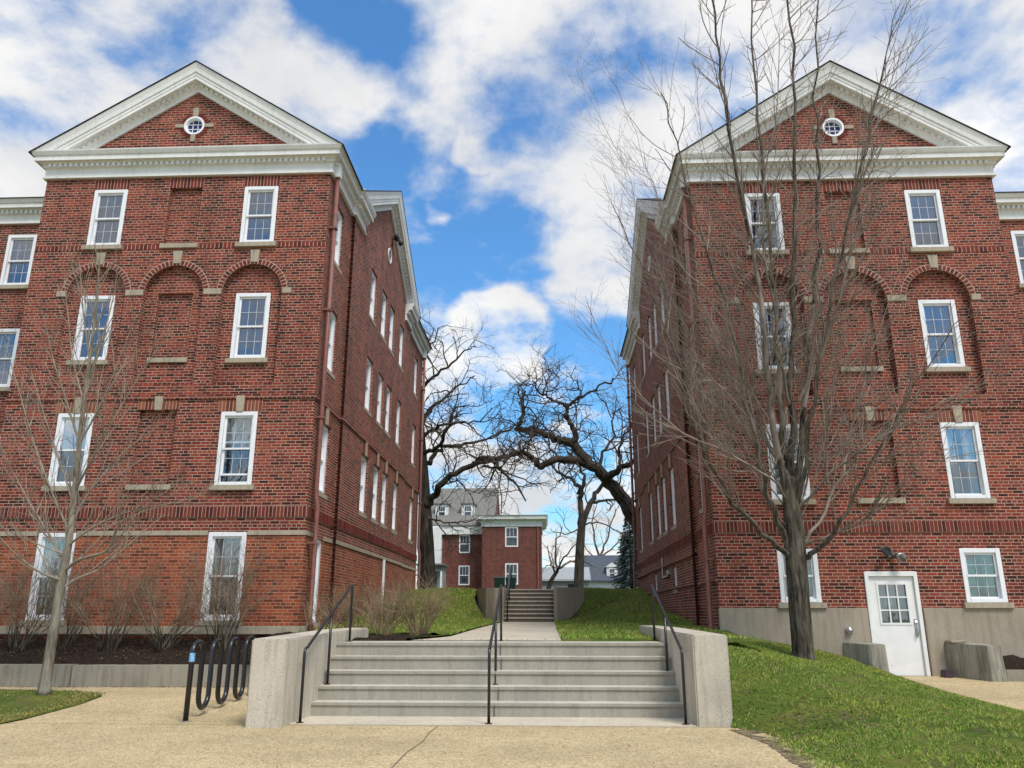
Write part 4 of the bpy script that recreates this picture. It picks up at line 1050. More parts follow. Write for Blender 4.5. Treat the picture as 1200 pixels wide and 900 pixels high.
# --- slim pale tree on the left grass
random.seed(5)
T = empty('bare_tree', (at(50,812,14.3).x, 14.3, .1), 'slim pale barked young tree on the left grass patch before the shrubs', 'tree')
tr = MB(); cr = MB()
base = px(T, [(51,815,14.3),(57,775,14.3),(64,730,14.3),(71,685,14.3),(80,640,14.3),(86,590,14.3),(93,520,14.3),(101,450,14.3),(108,400,14.3),(114,340,14.3),(117,300,14.3)], 4)
tr.tube(base, [.13,.112,.102,.096]+list(np.linspace(.09,.011,len(base)-4)), 12)
cfgL = [dict(den=3.8, t0=.1, ang=(20,45), lift=.28, len=(.6,1.5), rad=(.009,.014), n=6, gn=.07, up=.07),
        dict(den=3.6, t0=.15, ang=(25,50), lift=.2, len=(.25,.8), rad=(.0065,.0085), n=3, gn=.08, up=.05),
        dict(den=2.0, t0=.2, ang=(25,55), lift=.1, len=(.12,.35), rad=(.0052,.006), n=2, gn=.08, up=.03)]
stemL = [([(76,668,14.3),(95,655,14.1),(125,645,13.9),(140,615,13.7),(175,590,13.5),(215,560,13.3)], .035),
 ([(72,690,14.3),(90,678,14.5),(115,668,14.7),(135,652,14.8),(160,630,14.9),(190,605,15)], .03),
 ([(73,680,14.3),(50,672,14.0),(25,655,13.8),(0,630,13.6),(-30,590,13.5)], .03),
 ([(75,660,14.3),(60,630,14.6),(35,590,14.9),(8,540,15.1),(-20,500,15.2)], .028),
 ([(82,625,14.3),(62,580,14.1),(40,520,13.9),(20,450,13.8),(5,400,13.7)], .026),
 ([(84,610,14.3),(110,570,14.6),(145,530,14.8),(185,500,14.9)], .026),
 ([(86,590,14.3),(70,540,14.7),(50,480,15),(35,430,15.1)], .024),
 ([(88,575,14.3),(112,530,14),(140,480,13.8),(170,430,13.7),(200,390,13.6)], .026),
 ([(93,520,14.3),(120,470,14.1),(140,420,14),(160,370,13.9)], .022),
 ([(93,520,14.3),(78,470,14.1),(62,420,14),(52,370,13.9)], .022),
 ([(98,470,14.3),(85,420,14.6),(80,370,14.8),(75,330,14.9)], .02),
 ([(100,460,14.3),(116,410,14.4),(130,360,14.5),(138,320,14.6)], .022),
 ([(105,420,14.3),(98,370,14.3),(95,330,14.2),(92,300,14.2)], .018),
 ([(80,640,14.3),(105,620,14.0),(150,600,13.7),(200,590,13.4),(240,580,13.2)], .022),
 ([(78,650,14.3),(50,640,14.4),(15,625,14.5),(-25,600,14.6)], .022)]
for pl, r0 in stemL: ramify(cr, px(T, pl, 4), r0, .005, 0, cfgL)
ramify(cr, base[12:], .06, .008, 0, cfgL)
tr.build('trunk', M['bark_pale'], T, smooth=True, fix=False); cr.build('crown', M['twig_pale'], T, smooth=True, fix=False)

# --- oaks beyond the buildings
def VX(x, y): return (480+x*.2888, 380+y*.2888)
def oak(label, loc, trunk, limbs, cfg, seed, dark='bark_oak', tw='twig_oak', nm='oak_tree'):
    random.seed(seed)
    T = empty(nm, loc, label, 'tree'); tr = MB(); cr = MB(); Y0 = loc[1]
    def poly(l): return px(T, [VX(a, b)+(Y0+c,) for a, b, c in l], 4)
    p = poly(trunk[0]); tr.tube(p, list(np.linspace(trunk[1], trunk[2], len(p))), 14)
    for l, r0, r1 in limbs:
        p = poly(l); p = [v + Vector((random.gauss(0,.05), random.gauss(0,.12), random.gauss(0,.05))) for v in p]; p[0] = poly(l)[0]
        n = len(p)-1
        if r0 > .09: tr.tube(p, [r0*.95+(r1-r0*.95)*(i/n)**.8 for i in range(n+1)], 10)
        r0 *= .95; q0 = MB(); ramify(q0, p, r0*.97, r1*.95, 0, cfg); cr.f += [tuple(v+len(cr.v) for v in f) for f in q0.f]; cr.v += q0.v
    tr.build('trunk', M[dark], T, smooth=True, fix=False); cr.build('crown', M[tw], T, smooth=True, fix=False)
    return T
cfgO = [dict(den=1.8, t0=.12, ang=(35,75), lift=.12, len=(1.2,3.0), rad=(.026,.046), n=8, gn=.28, up=.02, taper=.3),
        dict(den=2.5, t0=.12, ang=(35,75), lift=.05, len=(.6,1.8), rad=(.015,.022), n=6, gn=.2, up=.02, taper=.3),
        dict(den=3.4, t0=.1, ang=(30,70), lift=.02, len=(.3,1.0), rad=(.010,.0125), n=4, gn=.17, up=.02)]
oak('dark gnarled oak close to the far end of the left building', (-5.25, 36, 2.4),
    ([(74,1130,0),(72,1000,0),(68,860,0),(62,740,0),(58,640,0),(52,540,0),(46,430,0),(40,300,.3),(40,180,.3)], .40, .10),
    [([(68,740,0),(100,690,-.3),(150,630,-.6),(240,578,-1),(330,552,-1.3),(365,590,-1.5),(420,640,-1.7),(470,720,-1.8)], .21, .03),
     ([(240,578,-1),(300,545,-1),(350,545,-.8),(400,532,-.6),(440,520,-.4),(480,500,-.2)], .13, .03),
     ([(300,575,-1.2),(370,590,-1.4),(440,620,-1.4),(520,660,-1.5)], .07, .02),
     ([(56,590,0),(90,540,.4),(140,500,.8),(230,490,1.2),(330,455,1.5),(420,420,1.7)], .15, .03),
     ([(52,530,0),(110,500,-.5),(160,430,-.9),(170,360,-1.1),(220,330,-1.3)], .12, .03),
     ([(46,400,0),(80,350,.2),(130,310,.4),(190,260,.6),(260,210,.7)], .13, .025),
     ([(43,300,.3),(70,240,.1),(130,190,-.2),(210,130,-.4),(270,90,-.5)], .12, .02),
     ([(40,200,.3),(60,130,.4),(100,60,.5),(120,10,.5)], .09, .02),
     ([(48,450,0),(100,420,-.6),(200,400,-1.2),(280,390,-1.6),(340,340,-1.9)], .09, .02),
     ([(64,770,0),(110,800,-.8),(170,805,-1.4),(230,795,-1.8),(300,800,-2.1)], .06, .015),
     ([(150,632,-.6),(200,640,-.8),(240,680,-1),(270,740,-1.1)], .05, .012),
     ([(58,620,0),(0,560,.6),(-60,500,1),(-120,420,1.2)], .16, .03), ([(48,470,0),(0,400,.5),(-50,300,.8)], .14, .03)], cfgO, 11)
oak('leaning oak whose dark limbs arch out from behind the right building', (5.6, 38, 2.42),
    ([(1120,1080,0),(1060,960,0),(990,890,0),(930,805,0)], .52, .42),
    [([(930,805,0),(880,735,0),(820,655,0),(770,600,0),(715,550,0),(665,490,0),(610,470,.2),(560,445,.3),(500,430,.4),(438,425,.5),(450,385,.5),(462,330,.6),(470,280,.6)], .40, .06),
     ([(725,562,0),(670,552,-.3),(600,548,-.5),(535,578,-.7),(510,560,-.8),(480,530,-.9),(420,528,-1),(350,545,-1.2),(270,552,-1.3)], .24, .06),
     ([(665,490,0),(672,440,-.1),(650,400,-.2),(636,370,-.2),(638,330,-.3),(690,300,-.4),(750,265,-.5),(830,225,-.6)], .17, .04),
     ([(638,330,-.3),(600,318,-.2),(560,295,0),(520,270,.1),(500,230,.2)], .10, .03),
     ([(462,330,.6),(440,280,.7),(470,230,.8),(500,200,.9)], .06, .02),
     ([(540,290,0),(560,240,.2),(580,190,.3)], .06, .02), ([(700,300,-.4),(680,240,-.6),(640,200,-.8)], .06, .02),
     ([(800,615,0),(850,590,-.6),(905,560,-1),(980,540,-1.3)], .20, .08),
     ([(860,585,-.7),(850,500,-.8),(890,420,-.9),(900,380,-1)], .09, .03),
     ([(770,600,0),(790,520,.6),(830,450,1),(820,380,1.2),(870,330,1.4)], .10, .025),
     ([(680,550,-.3),(640,600,-.5),(600,640,-.6),(570,690,-.7)], .05, .015), ([(600,548,-.5),(570,500,-.6),(560,440,-.8),(590,380,-.9)], .07, .02)], cfgO, 12)
cfgM = [dict(den=.9, t0=.2, ang=(30,65), lift=.25, len=(1.4,3.2), rad=(.035,.06), n=7, gn=.2, up=.05, taper=.3),
        dict(den=1.4, t0=.15, ang=(30,65), lift=.1, len=(.7,1.7), rad=(.016,.026), n=5, gn=.2, up=.04),
        dict(den=1.8, t0=.1, ang=(30,65), lift=.05, len=(.4,.9), rad=(.010,.014), n=3, gn=.2, up=.03)]
oak('forked bare tree with a thick grey trunk standing between the far buildings', (1.95, 52, 2.48),
    ([(685,1110,0),(688,1000,0),(692,900,0),(698,820,0),(700,760,0)], .34, .22),
    [([(699,830,0),(694,720,0),(688,670,0),(655,630,.4),(600,598,.8),(570,560,1)], .24, .05), ([(695,700,0),(705,630,-.4),(690,570,-.8),(650,520,-1)], .16, .04),
     ([(699,835,0),(735,720,0),(770,665,0),(830,610,-.4),(880,560,-.8)], .24, .06), ([(735,722,0),(790,715,.6),(860,712,1),(940,700,1.2)], .12, .04),
     ([(700,820,0),(760,800,.5),(830,830,.8),(880,860,1)], .07, .02), ([(695,830,0),(630,850,-.5),(570,830,-.9)], .06, .02)], cfgM, 13, 'bark_oak', 'twig_oak', 'bare_tree')
cfgB = [dict(den=1.2, t0=.15, ang=(25,60), lift=.1, len=(1.2,2.6), rad=(.03,.045), n=6, gn=.18, up=.02, taper=.3),
        dict(den=1.6, t0=.1, ang=(25,60), lift=.0, len=(.7,1.5), rad=(.016,.024), n=4, gn=.18, up=.0, droop=.05),
        dict(den=1.8, t0=.1, ang=(25,60), lift=.0, len=(.4,.9), rad=(.010,.015), n=3, gn=.18, up=-.02)]
oak('low spreading bare tree of fine brown twigs right of the far brick building', (1.0, 66, 2.6),
    ([(560,1090,0),(575,1040,0),(600,1000,0)], .2, .14),
    [([(600,1000,0),(640,970,.5),(700,960,1),(760,990,1.5)], .12, .03), ([(600,1000,0),(590,930,0),(600,870,0),(620,820,0)], .12, .03), ([(600,1000,0),(640,930,-1),(690,880,-1.5)], .1, .03), ([(590,1010,0),(570,960,1),(560,900,1.5)], .1, .03), ([(600,990,0),(560,980,-1),(540,1010,-1)], .07, .02)], cfgB, 14, 'bark_oak', 'twig_shrub', 'bare_tree')
oak('fine twigged bare tree behind the slate roofed house', (5.0, 95, 2.75),
    ([(760,1100,0),(765,1000,0),(770,950,0)], .3, .2),
    [([(770,950,0),(800,880,.5),(820,800,1),(850,740,1.5)], .16, .04), ([(770,950,0),(750,870,0),(740,790,0),(760,730,0)], .16, .04), ([(770,950,0),(830,900,-1),(880,850,-1.5)], .12, .04), ([(765,970,0),(710,900,1),(690,850,1.5)], .1, .03)], cfgB, 15, 'bark_oak', 'twig_shrub', 'bare_tree')

# --- spruce
random.seed(8)
T = empty('spruce_tree', (6.35, 62, 2.5), 'blue green spruce standing behind the right building', 'tree')
q = MB(); q.tube([(0,0,0),(0,0,3),(0,0,6.4)], [.16,.1,.02], 8); q.build('trunk', M['bark_oak'], T)
q = MB()
for k in range(26):
    z = .4 + k*.235; R = 1.95*(1-z/6.75)**.85+.08
    for j in range(int(7+R*5)):
        a = random.uniform(0, math.tau); rr_ = R*random.uniform(.75,1.1); dx, dy = math.cos(a), math.sin(a)
        tip = Vector((dx*rr_, dy*rr_, z-.30*rr_+.12*random.random())); root_ = Vector((dx*.08, dy*.08, z+.12))
        for m in range(9):
            t = .2+.8*m/8; c = root_.lerp(tip, t) + Vector((0,0,-.06*math.sin(t*3)));
            for sg in (-1, 1):
                w = .26*(1.15-t)+.06; side_ = Vector((-dy*sg, dx*sg, 0))*w + Vector((dx,dy,0))*w*.7 + Vector((0,0,random.uniform(-.12,.06)))
                q.quad(c+Vector((0,0,.03)), c+side_*.6+Vector((0,0,.05)), c+side_, c+side_*.55+Vector((dx,dy,0))*-.08)
q.build('crown', M['needle'], T, fix=False)

# --- bare shrubs along the left building, one by one
def shrub(label, x, y, z, h, spread, nst, seed, tw, group, cfg=None, nm='bare_shrub', tilt=0):
    random.seed(seed); T = empty(nm, (x, y, z), label, 'shrub', group); q = MB(); b = MB()
    c = cfg or [dict(den=6.5, t0=.05, ang=(20,55), lift=.22, len=(.35,.85), rad=(.0055,.008), n=5, gn=.14, up=.05, taper=.25),
                dict(den=7.5, t0=.2, ang=(20,55), lift=.15, len=(.15,.45), rad=(.005,.006), n=2, gn=.1, up=.05)]
    for k in range(nst):
        a = random.uniform(0, math.tau); sp = random.uniform(.25,1.35)*spread; d = Vector((math.cos(a)*sp+tilt, math.sin(a)*sp*.7, 1))
        l = h*random.uniform(.75,1.05); p = walk_branch((math.cos(a)*.12*random.random(), math.sin(a)*.09, -.05), d, l, 9, .13, .075)
        r0 = random.uniform(.010,.019); n = len(p)-1
        b.tube(p[:4], [r0, r0*.9, r0*.8, r0*.68], 6, cap=False); ramify(q, p[2:], r0*.68, .004, 0, c)
    b.build('stem', M['bark_maple'] if tw == 'twig_shrub' else M[tw], T, smooth=True, fix=False); q.build('branch', M[tw], T, smooth=True, fix=False)
    return T
GS_ = 'bare shrubs in the mulch bed along the left building'
for i, (pxx, y, h, sp, n, lab) in enumerate([
    (-30, 16.9, 1.75, .55, 16, 'bare brown shrub at the far left edge of the mulch bed'),
    (20, 16.8, 1.7, .6, 18, 'bare brown shrub left of the pale tree trunk, under the left ground window'),
    (72, 17.0, 1.75, .6, 16, 'bare brown shrub directly behind the pale tree trunk'),
    (128, 16.8, 1.75, .65, 20, 'bare brown shrub right of the pale tree trunk, before the orange brick'),
    (190, 16.85, 1.8, .65, 20, 'bare brown shrub between the pale tree and the right ground window'),
    (258, 16.9, 2.05, .42, 22, 'tall bare shrub covering the right ground window of the left building')]):
    x = at(pxx, 770, y).x; shrub(lab, x, y, zb(y), h, sp, n, 100+i, 'twig_shrub', GS_)
GD = 'dry shrubs at the corner of the left building'
cfgD = [dict(den=8, t0=.15, ang=(20,55), lift=.12, len=(.25,.6), rad=(.007,.010), n=3, gn=.12, up=.03, taper=.3), dict(den=6, t0=.2, ang=(20,50), lift=.1, len=(.1,.25), rad=(.006,.007), n=2, gn=.12, up=.02)]
for i, (x, y, h, sp, n, lab) in enumerate([
    (-4.75, 17.2, .9, .8, 20, 'low dry shrub under the corner downspout of the left building'),
    (-3.95, 16.9, 1.05, .85, 26, 'straw coloured dry shrub behind the end of the left cheek wall'),
    (-3.25, 16.2, 1.0, .85, 26, 'straw coloured dry shrub at the top of the steps, left of the big one'),
    (-2.55, 16.3, 1.15, .85, 34, 'dense straw coloured shrub nearest the upper walk'),
    (-3.7, 18.3, 1.1, .8, 22, 'dry brown shrub against the courtyard wall of the left building')]):
    shrub(lab, x, y, 1.0, h, sp, n, 200+i, 'twig_dry', GD, cfgD, 'dry_shrub')

# dead leaves scattered on mulch, wall foot and steps
random.seed(3); V = []; Fc = []
def leaf(x, y, z, s):
    a = random.uniform(0, math.tau); k = len(V); c, sn = math.cos(a)*s, math.sin(a)*s
    for (u, v) in ((-1,-.5),(0,-.7),(1,.2),(.2,.7)): V.append((x+u*c-v*sn, y+u*sn+v*c, z+random.uniform(.003,.022)))
    Fc.append((k,k+1,k+2,k+3))
for _ in range(900): x, y = random.uniform(-14,-4.2), random.uniform(16.1,17.6); leaf(x, y, zb(y)+.02, random.uniform(.012,.03))
for _ in range(260): x = random.uniform(-13,-4.2); leaf(x, 15.6+.012*(x+9.9)+-abs(random.gauss(0,.05)), zp(15.6)+.003, random.uniform(.012,.028))
for _ in range(420):
    x, y = random.gauss(3.2,.55), random.gauss(11.3,.45)
    if x > 2.55: leaf(x, y, lawnR(x, y)+.02, random.uniform(.012,.026))
for _ in range(260):
    y = random.uniform(8.5,16.5); x = random.uniform(edge_l(y), 6.6); leaf(x, y, lawnR(x, y)+.03, random.uniform(.010,.022))
for _ in range(260):
    y = random.uniform(15.5,30); x = random.choice((random.uniform(-5,WL(y)-.1), random.uniform(.4,3.6))); leaf(x, y, (upL if x < 0 else upR)(x, y)+.03, random.uniform(.012,.026))
for _ in range(70): leaf(random.uniform(-7,2), random.uniform(8,11.6), .004, random.uniform(.006,.014))
for _ in range(120): leaf(random.uniform(-3.4,1.5), random.uniform(14.8,15.4), 1.005, random.uniform(.01,.02))
for _ in range(60): leaf(random.gauss(6.2,.25), random.gauss(16.95,.12), .47, random.uniform(.015,.03))
me = bpy.data.meshes.new('dead_leaves'); me.from_pydata(V, [], Fc); me.update(); me.materials.append(M['litter']); o = bpy.data.objects.new('dead_leaves', me); COL.objects.link(o)
tag(o, 'small dry leaves scattered over mulch and paving', 'leaves', kind='stuff')

# ------------------------------------------------------------------ far buildings
def small_window(root, x, y, z, w, h, kind='glass_far', nm='window'):
    kind = 'glass_far'
    q = MB(); c = .09
    q.box(x-w/2,x-w/2+c,y-.03,y+.05,z,z+h); q.box(x+w/2-c,x+w/2,y-.03,y+.05,z,z+h); q.box(x-w/2+c,x+w/2-c,y-.03,y+.05,z,z+c); q.box(x-w/2+c,x+w/2-c,y-.03,y+.05,z+h-c,z+h)
    q.box(x-w/2+c,x+w/2-c,y-.02,y+.05,z+h/2-.03,z+h/2+.03)
    for k in (1,2): q.box(x-w/2+c+(w-2*c)*k/3-.012,x-w/2+c+(w-2*c)*k/3+.012,y-.015,y+.05,z+h/2,z+h-c)
    wi = q.build(nm, M['pvc'], root)
    q = MB(); q.quad((x-w/2+c,y-.006,z+c),(x+w/2-c,y-.006,z+c),(x+w/2-c,y-.006,z+h-c),(x-w/2+c,y-.006,z+h-c)); q.build('pane', M[kind], wi, fix=False)
    return wi
k = 60/55
FB = empty('brick_building', (-2.6, 60, 2.5), 'two storey red brick building with a flat white cornice beyond the upper steps', 'building')
Zf = lambda z: EYE+(z-EYE)*k - 2.5
Xf = lambda x: x*k + 2.6
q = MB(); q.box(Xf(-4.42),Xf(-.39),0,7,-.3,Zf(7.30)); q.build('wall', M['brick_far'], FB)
q = MB(); sweep_plan(q, [(Xf(-4.42),3),(Xf(-4.42),0),(Xf(-.39),0),(Xf(-.39),7)], [(0,Zf(7.24)),(.08,Zf(7.24)),(.08,Zf(7.6)),(.16,Zf(7.62)),(.4,Zf(7.72)),(.42,Zf(7.9)),(.5,Zf(7.98)),(0,Zf(8.0))]); q.quad((Xf(-4.42),0,Zf(7.99)),(Xf(-.39),0,Zf(7.99)),(Xf(-.39),7,Zf(7.99)),(Xf(-4.42),7,Zf(7.99)))
q.build('cornice', M['trim'], FB, fix=False)
for (x0,x1,z1,z0) in ((-2.846,-1.962,7.203,5.873),(-2.841,-1.967,4.777,3.377)): small_window(FB, Xf((x0+x1)/2), 0, Zf(z0), (x1-x0)*k, (z1-z0)*k)
q = MB(); q.tube([(Xf(-.39)-.25,-.08,Zf(7.2)),(Xf(-.39)-.25,-.08,0)],.06,8); q.build('downspout', M['down'], FB)
# wing with the grey pitched roof and dormers
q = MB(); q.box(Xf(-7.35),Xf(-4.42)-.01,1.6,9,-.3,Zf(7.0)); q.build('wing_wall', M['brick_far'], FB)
q = MB(); q.box(Xf(-7.6),Xf(-4.42)-.02,1.35,1.62,Zf(6.85),Zf(7.4)); q.box(Xf(-7.9),Xf(-7.36),1.2,1.6,-.2,Zf(7.35)); q.build('wing_cornice', M['trim'], FB)
for (x0,x1,z1,z0) in ((-6.152,-5.38,6.826,5.578),(-6.15,-5.38,4.72,3.40)): small_window(FB, Xf((x0+x1)/2), 1.6, Zf(z0), (x1-x0)*k, (z1-z0)*k)
zr, ze = 9.05, Zf(7.42)
q = MB(); q.hexa([(Xf(-8.6),1.3,ze),(Xf(-3.7),1.3,ze),(Xf(-3.7),6.5,zr),(Xf(-8.6),6.5,zr)],[(Xf(-8.6),1.3,ze+.1),(Xf(-3.7),1.3,ze+.1),(Xf(-3.7),6.5,zr+.1),(Xf(-8.6),6.5,zr+.1)])
q.hexa([(Xf(-8.6),6.5,zr),(Xf(-3.7),6.5,zr),(Xf(-3.7),11.7,ze),(Xf(-8.6),11.7,ze)],[(Xf(-8.6),6.5,zr+.1),(Xf(-3.7),6.5,zr+.1),(Xf(-3.7),11.7,ze+.1),(Xf(-8.6),11.7,ze+.1)]); q.build('roof', M['roof_grey'], FB)
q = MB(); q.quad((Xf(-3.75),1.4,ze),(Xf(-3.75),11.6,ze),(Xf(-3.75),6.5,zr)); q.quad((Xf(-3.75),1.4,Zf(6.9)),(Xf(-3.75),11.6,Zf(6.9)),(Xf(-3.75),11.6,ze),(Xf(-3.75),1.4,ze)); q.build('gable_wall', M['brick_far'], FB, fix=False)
for xc in (-5.66, -7.55):
    q = MB(); x = Xf(xc); q.box(x-.5,x+.5,2.6,4.5,Zf(8.05),Zf(9.1)); dm = q.build('dormer', M['trim'], FB)
    small_window(FB, x, 2.58, Zf(8.12), .66, .98, 'glass_blue')
    q = MB(); q.box(x-.6,x+.6,2.45,4.8,Zf(9.1),Zf(9.18)); q.build('dormer_roof', M['roof_grey'], dm)
PO = empty('porch', (-8.3, 57.5, 2.5), 'small grey porch with a dark opening left of the far brick building, behind the oak', 'porch')
q = MB(); q.box(-.9,.9,-.1,.0,1.9,2.3); q.box(-1.0,1.0,-.3,2.5,2.3,2.42); q.build('roof', M['roof_grey'], PO)
for x in (-.85,.75):
    q = MB(); q.box(x,x+.12,-.1,.05,-.2,1.9); q.build('post', M['white'], PO)
q = MB(); q.box(-.85,.85,.6,2.4,-.2,2.29); q.build('wall', M['siding'], PO)
q = MB(); q.box(-.3,.4,.57,.6,0,1.85); q.build('opening', M['dark'], PO)

HS = empty('house', (5.4, 76, 2.6), 'low far house with a slate grey roof, white gabled dormer and white siding', 'house')
q = MB(); q.box(-2.1,4,0,6,-.3,1.75); q.build('wall', M['white'], HS)
q = MB(); q.hexa([(-2.3,-.4,1.75),(4.2,-.4,1.75),(4.2,3,4.25),(-2.3,3,4.25)],[(-2.3,-.4,1.87),(4.2,-.4,1.87),(4.2,3,4.37),(-2.3,3,4.37)]); q.hexa([(-2.3,3,4.25),(4.2,3,4.25),(4.2,6.4,1.75),(-2.3,6.4,1.75)],[(-2.3,3,4.37),(4.2,3,4.37),(4.2,6.4,1.87),(-2.3,6.4,1.87)]); q.build('roof', M['roof_slate'], HS)
q = MB(); q.quad((-2.08,-.1,1.75),(-2.08,6.1,1.75),(-2.08,3,4.2)); q.build('gable_wall', M['white'], HS, fix=False)
q = MB(); q.box(.12,1.1,.2,2.2,1.95,3.1); q.hexa([(.0,.1,3.1),(1.22,.1,3.1),(1.22,2.4,3.1),(.0,2.4,3.1)],[(.6,.1,3.5),(.62,.1,3.5),(.62,2.4,3.5),(.6,2.4,3.5)]); q.build('dormer', M['trim'], HS)
small_window(HS, .61, .18, 2.05, .62, .95, 'glass_blue')
q = MB(); q.box(2.2,4.2,4,9,-.3,6.0); q.hexa([(2.1,3.9,6.0),(4.4,3.9,6.0),(4.4,9,6.0),(2.1,9,6.0)],[(3.2,3.9,7.2),(3.3,3.9,7.2),(3.3,9,7.2),(3.2,9,7.2)]); q.build('rear_gable', M['siding'], HS)
SH = empty('garage', (2.0, 72, 2.6), 'grey garage with a pale sloping roof half hidden behind the forked tree', 'garage')
q = MB(); q.box(-2.6,1.6,0,5,-.3,1.7); q.build('wall', M['siding'], SH)
q = MB(); q.hexa([(-2.8,-.3,1.7),(1.8,-.3,1.7),(1.8,2.5,2.9),(-2.8,2.5,2.9)],[(-2.8,-.3,1.8),(1.8,-.3,1.8),(1.8,2.5,3.0),(-2.8,2.5,3.0)]); q.build('roof', M['siding'], SH)
q = MB(); q.box(-.2,1.0,-.03,0,0,1.4); q.build('opening', M['dark'], SH)

BG = 'green rubbish bins beyond the upper steps'
for i, (x, lab) in enumerate(((-2.75, 'left one of two dark green rubbish bins beyond the upper steps'), (-2.1, 'right one of two dark green rubbish bins beyond the upper steps'))):
    B_ = empty('rubbish_bin', (x, 47+.1*i, up(47)-.05), lab, 'bin', BG)
    q = MB(); q.hexa([(-.24,-.26,.08),(.24,-.26,.08),(.24,.26,.08),(-.24,.26,.08)],[(-.3,-.34,1.02),(.3,-.34,1.02),(.3,.34,1.02),(-.3,.34,1.02)]); q.build('body', M['bin'], B_, bevel=.02)
    q = MB(); q.hexa([(-.32,-.37,1.02),(.32,-.37,1.02),(.32,.38,1.02),(-.32,.38,1.02)],[(-.28,-.3,1.10),(.28,-.3,1.10),(.28,.36,1.14),(-.28,.36,1.14)]); q.build('lid', M['bin'], B_, bevel=.015)
    for sx in (-1, 1):
        q = MB(); q.tube([(sx*.22,.3,.1),(sx*.27,.3,.1)],.1,14); q.build('wheel', M['black'], B_)

# ------------------------------------------------------------------ sky and sun
SUN_EL, SUN_AZ = 56, 147                                   # azimuth clockwise from +Y: behind the camera to the right
w = bpy.data.worlds.new('World'); sc.world = w; w.use_nodes = True; t = w.node_tree
for n in list(t.nodes): t.nodes.remove(n)
def N(typ, **kw):
    nd = t.nodes.new(typ)
    for a, b in kw.items(): setattr(nd, a, b)
    return nd
def Mth(op, a, b=None, c=None, clamp=False):
    m = N('ShaderNodeMath', operation=op, use_clamp=clamp)
    for i, v in enumerate((a, b, c)):
        if v is None: continue
        if isinstance(v, (int, float)): m.inputs[i].default_value = v
        else: t.links.new(v, m.inputs[i])
    return m.outputs[0]
out = N('ShaderNodeOutputWorld'); bg = N('ShaderNodeBackground'); t.links.new(bg.outputs[0], out.inputs[0])
sky = N('ShaderNodeTexSky', sky_type='NISHITA', sun_disc=False, sun_elevation=R_(SUN_EL), sun_rotation=R_(SUN_AZ), air_density=1.3, dust_density=.6, ozone_density=2.2)
geo = N('ShaderNodeTexCoord'); D = geo.outputs['Generated']
nm = N('ShaderNodeVectorMath', operation='NORMALIZE'); t.links.new(D, nm.inputs[0]); D = nm.outputs[0]
sp = N('ShaderNodeSeparateXYZ'); t.links.new(D, sp.inputs[0])
zz = Mth('ADD', Mth('MAXIMUM', sp.outputs[2], 0), .32)
cb = N('ShaderNodeCombineXYZ'); t.links.new(Mth('DIVIDE', sp.outputs[0], zz), cb.inputs[0]); t.links.new(Mth('DIVIDE', sp.outputs[1], zz), cb.inputs[1])
def noise(scale, detail, rough, off=(0,0,0), dist=0):
    mp = N('ShaderNodeVectorMath', operation='ADD'); t.links.new(cb.outputs[0], mp.inputs[0]); mp.inputs[1].default_value = off
    n = N('ShaderNodeTexNoise'); n.inputs['Scale'].default_value = scale; n.inputs['Detail'].default_value = detail; n.inputs['Roughness'].default_value = rough; n.inputs['Distortion'].default_value = dist
    t.links.new(mp.outputs[0], n.inputs['Vector']); return n
warp = noise(2.2, 4, .55, (3.1, 1.7, 0))
# where the sky is open: soft spots in the sky (directions), edges broken up by the noise
def spot(px_, py_, rx):
    d = (at(px_, py_, 10)-Vector((0,0,EYE))).normalized()
    wv = N('ShaderNodeVectorMath', operation='MULTIPLY_ADD'); t.links.new(warp.outputs[1], wv.inputs[0]); wv.inputs[1].default_value = (.24,.24,.24); 
    sb_ = N('ShaderNodeVectorMath', operation='SUBTRACT'); t.links.new(D, sb_.inputs[0]); sb_.inputs[1].default_value = (d.x+.12, d.y+.12, d.z+.12); t.links.new(sb_.outputs[0], wv.inputs[2])
    ln = N('ShaderNodeVectorMath', operation='LENGTH'); t.links.new(wv.outputs[0], ln.inputs[0])
    return Mth('SUBTRACT', 1, Mth('DIVIDE', ln.outputs['Value'], rx*.9))
spots = [(455,200,.085), (500,215,.085), (540,300,.105), (590,285,.095), (500,320,.09), (430,165,.05), (665,395,.10), (720,410,.09), (625,335,.07), (425,45,.085), (385,15,.07), (640,430,.05), (735,110,.03), (690,540,.06), (600,500,.05), (640,520,.05)]
blobs = [(508,252,.030), (560,400,.09), (545,165,.04), (600,380,.07)]
acc = None
for s_ in spots:
    v = spot(*s_); acc = v if acc is None else Mth('MAXIMUM', acc, v)
for s_ in blobs: acc = Mth('SUBTRACT', acc, Mth('MULTIPLY', Mth('MAXIMUM', spot(*s_), 0), 1.6))
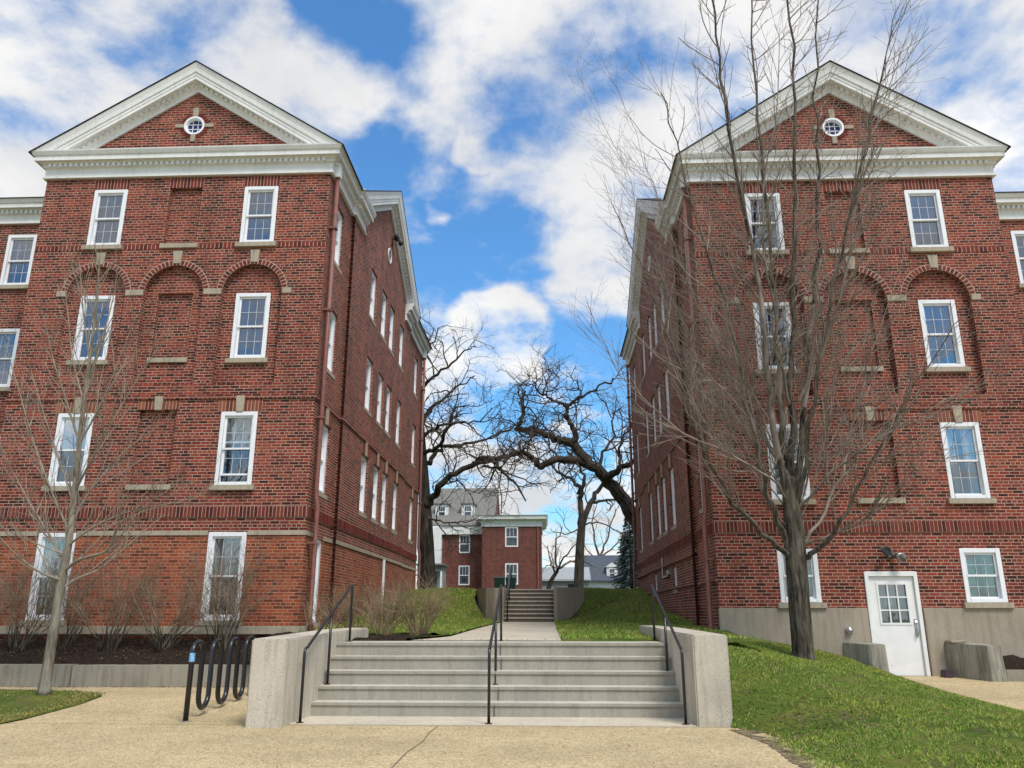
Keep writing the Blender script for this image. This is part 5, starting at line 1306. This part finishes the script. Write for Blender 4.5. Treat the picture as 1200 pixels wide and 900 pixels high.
# elsewhere (behind the camera) the noise alone decides
n1 = noise(1.5, 8, .58, (0,0,0), .3); n2 = noise(5.0, 9, .58, (5,2,0), .12)
front = Mth('GREATER_THAN', sp.outputs[1], .1)
open_ = Mth('MAXIMUM', acc, Mth('MULTIPLY', Mth('SUBTRACT', 1, front), Mth('SUBTRACT', Mth('MULTIPLY', n1.outputs[0], 2.2), 1.0)))
fld = Mth('ADD', Mth('MINIMUM', open_, .62), Mth('MULTIPLY', Mth('SUBTRACT', n2.outputs[0], .5), 3.0))
mr = N('ShaderNodeMapRange', interpolation_type='SMOOTHSTEP'); t.links.new(fld, mr.inputs[0]); mr.inputs[1].default_value = -.28; mr.inputs[2].default_value = .56; mr.inputs[3].default_value = 1; mr.inputs[4].default_value = 0
cloud = mr.outputs[0]
rp = N('ShaderNodeValToRGB'); e = rp.color_ramp.elements; e[0].position = .28; e[0].color = (4.7,4.8,5.05,1); e[1].position = .62; e[1].color = (7.5,7.45,7.3,1)
n3 = noise(2.0, 7, .55, (1.3,4.4,0), .3); t.links.new(n3.outputs[0], rp.inputs[0])
blue = N('ShaderNodeMix', data_type='RGBA', blend_type='MULTIPLY'); blue.inputs[0].default_value = 1; t.links.new(sky.outputs[0], blue.inputs[6]); blue.inputs[7].default_value = (.60,1.08,1.45,1)
mx = N('ShaderNodeMix', data_type='RGBA'); t.links.new(cloud, mx.inputs[0]); t.links.new(blue.outputs[2], mx.inputs[6]); t.links.new(rp.outputs[0], mx.inputs[7])
t.links.new(mx.outputs[2], bg.inputs[0]); bg.inputs[1].default_value = .1
sd = bpy.data.lights.new('sun', 'SUN'); sd.energy = 2.3; sd.angle = R_(18); sd.color = (1, .93, .84)
so = bpy.data.objects.new('sun', sd); COL.objects.link(so)
el, az = R_(SUN_EL), R_(SUN_AZ); dv = Vector((math.sin(az)*math.cos(el), math.cos(az)*math.cos(el), math.sin(el)))
so.rotation_euler = dv.to_track_quat('Z', 'Y').to_euler(); so.location = (20, -20, 40)

vs = sc.view_settings; vs.view_transform = 'Standard'; vs.look = 'None'; vs.exposure = .47; vs.gamma = 1; vs.use_curve_mapping = False
sc.cycles.max_bounces = 6; sc.cycles.diffuse_bounces = 3; sc.cycles.use_denoising = True
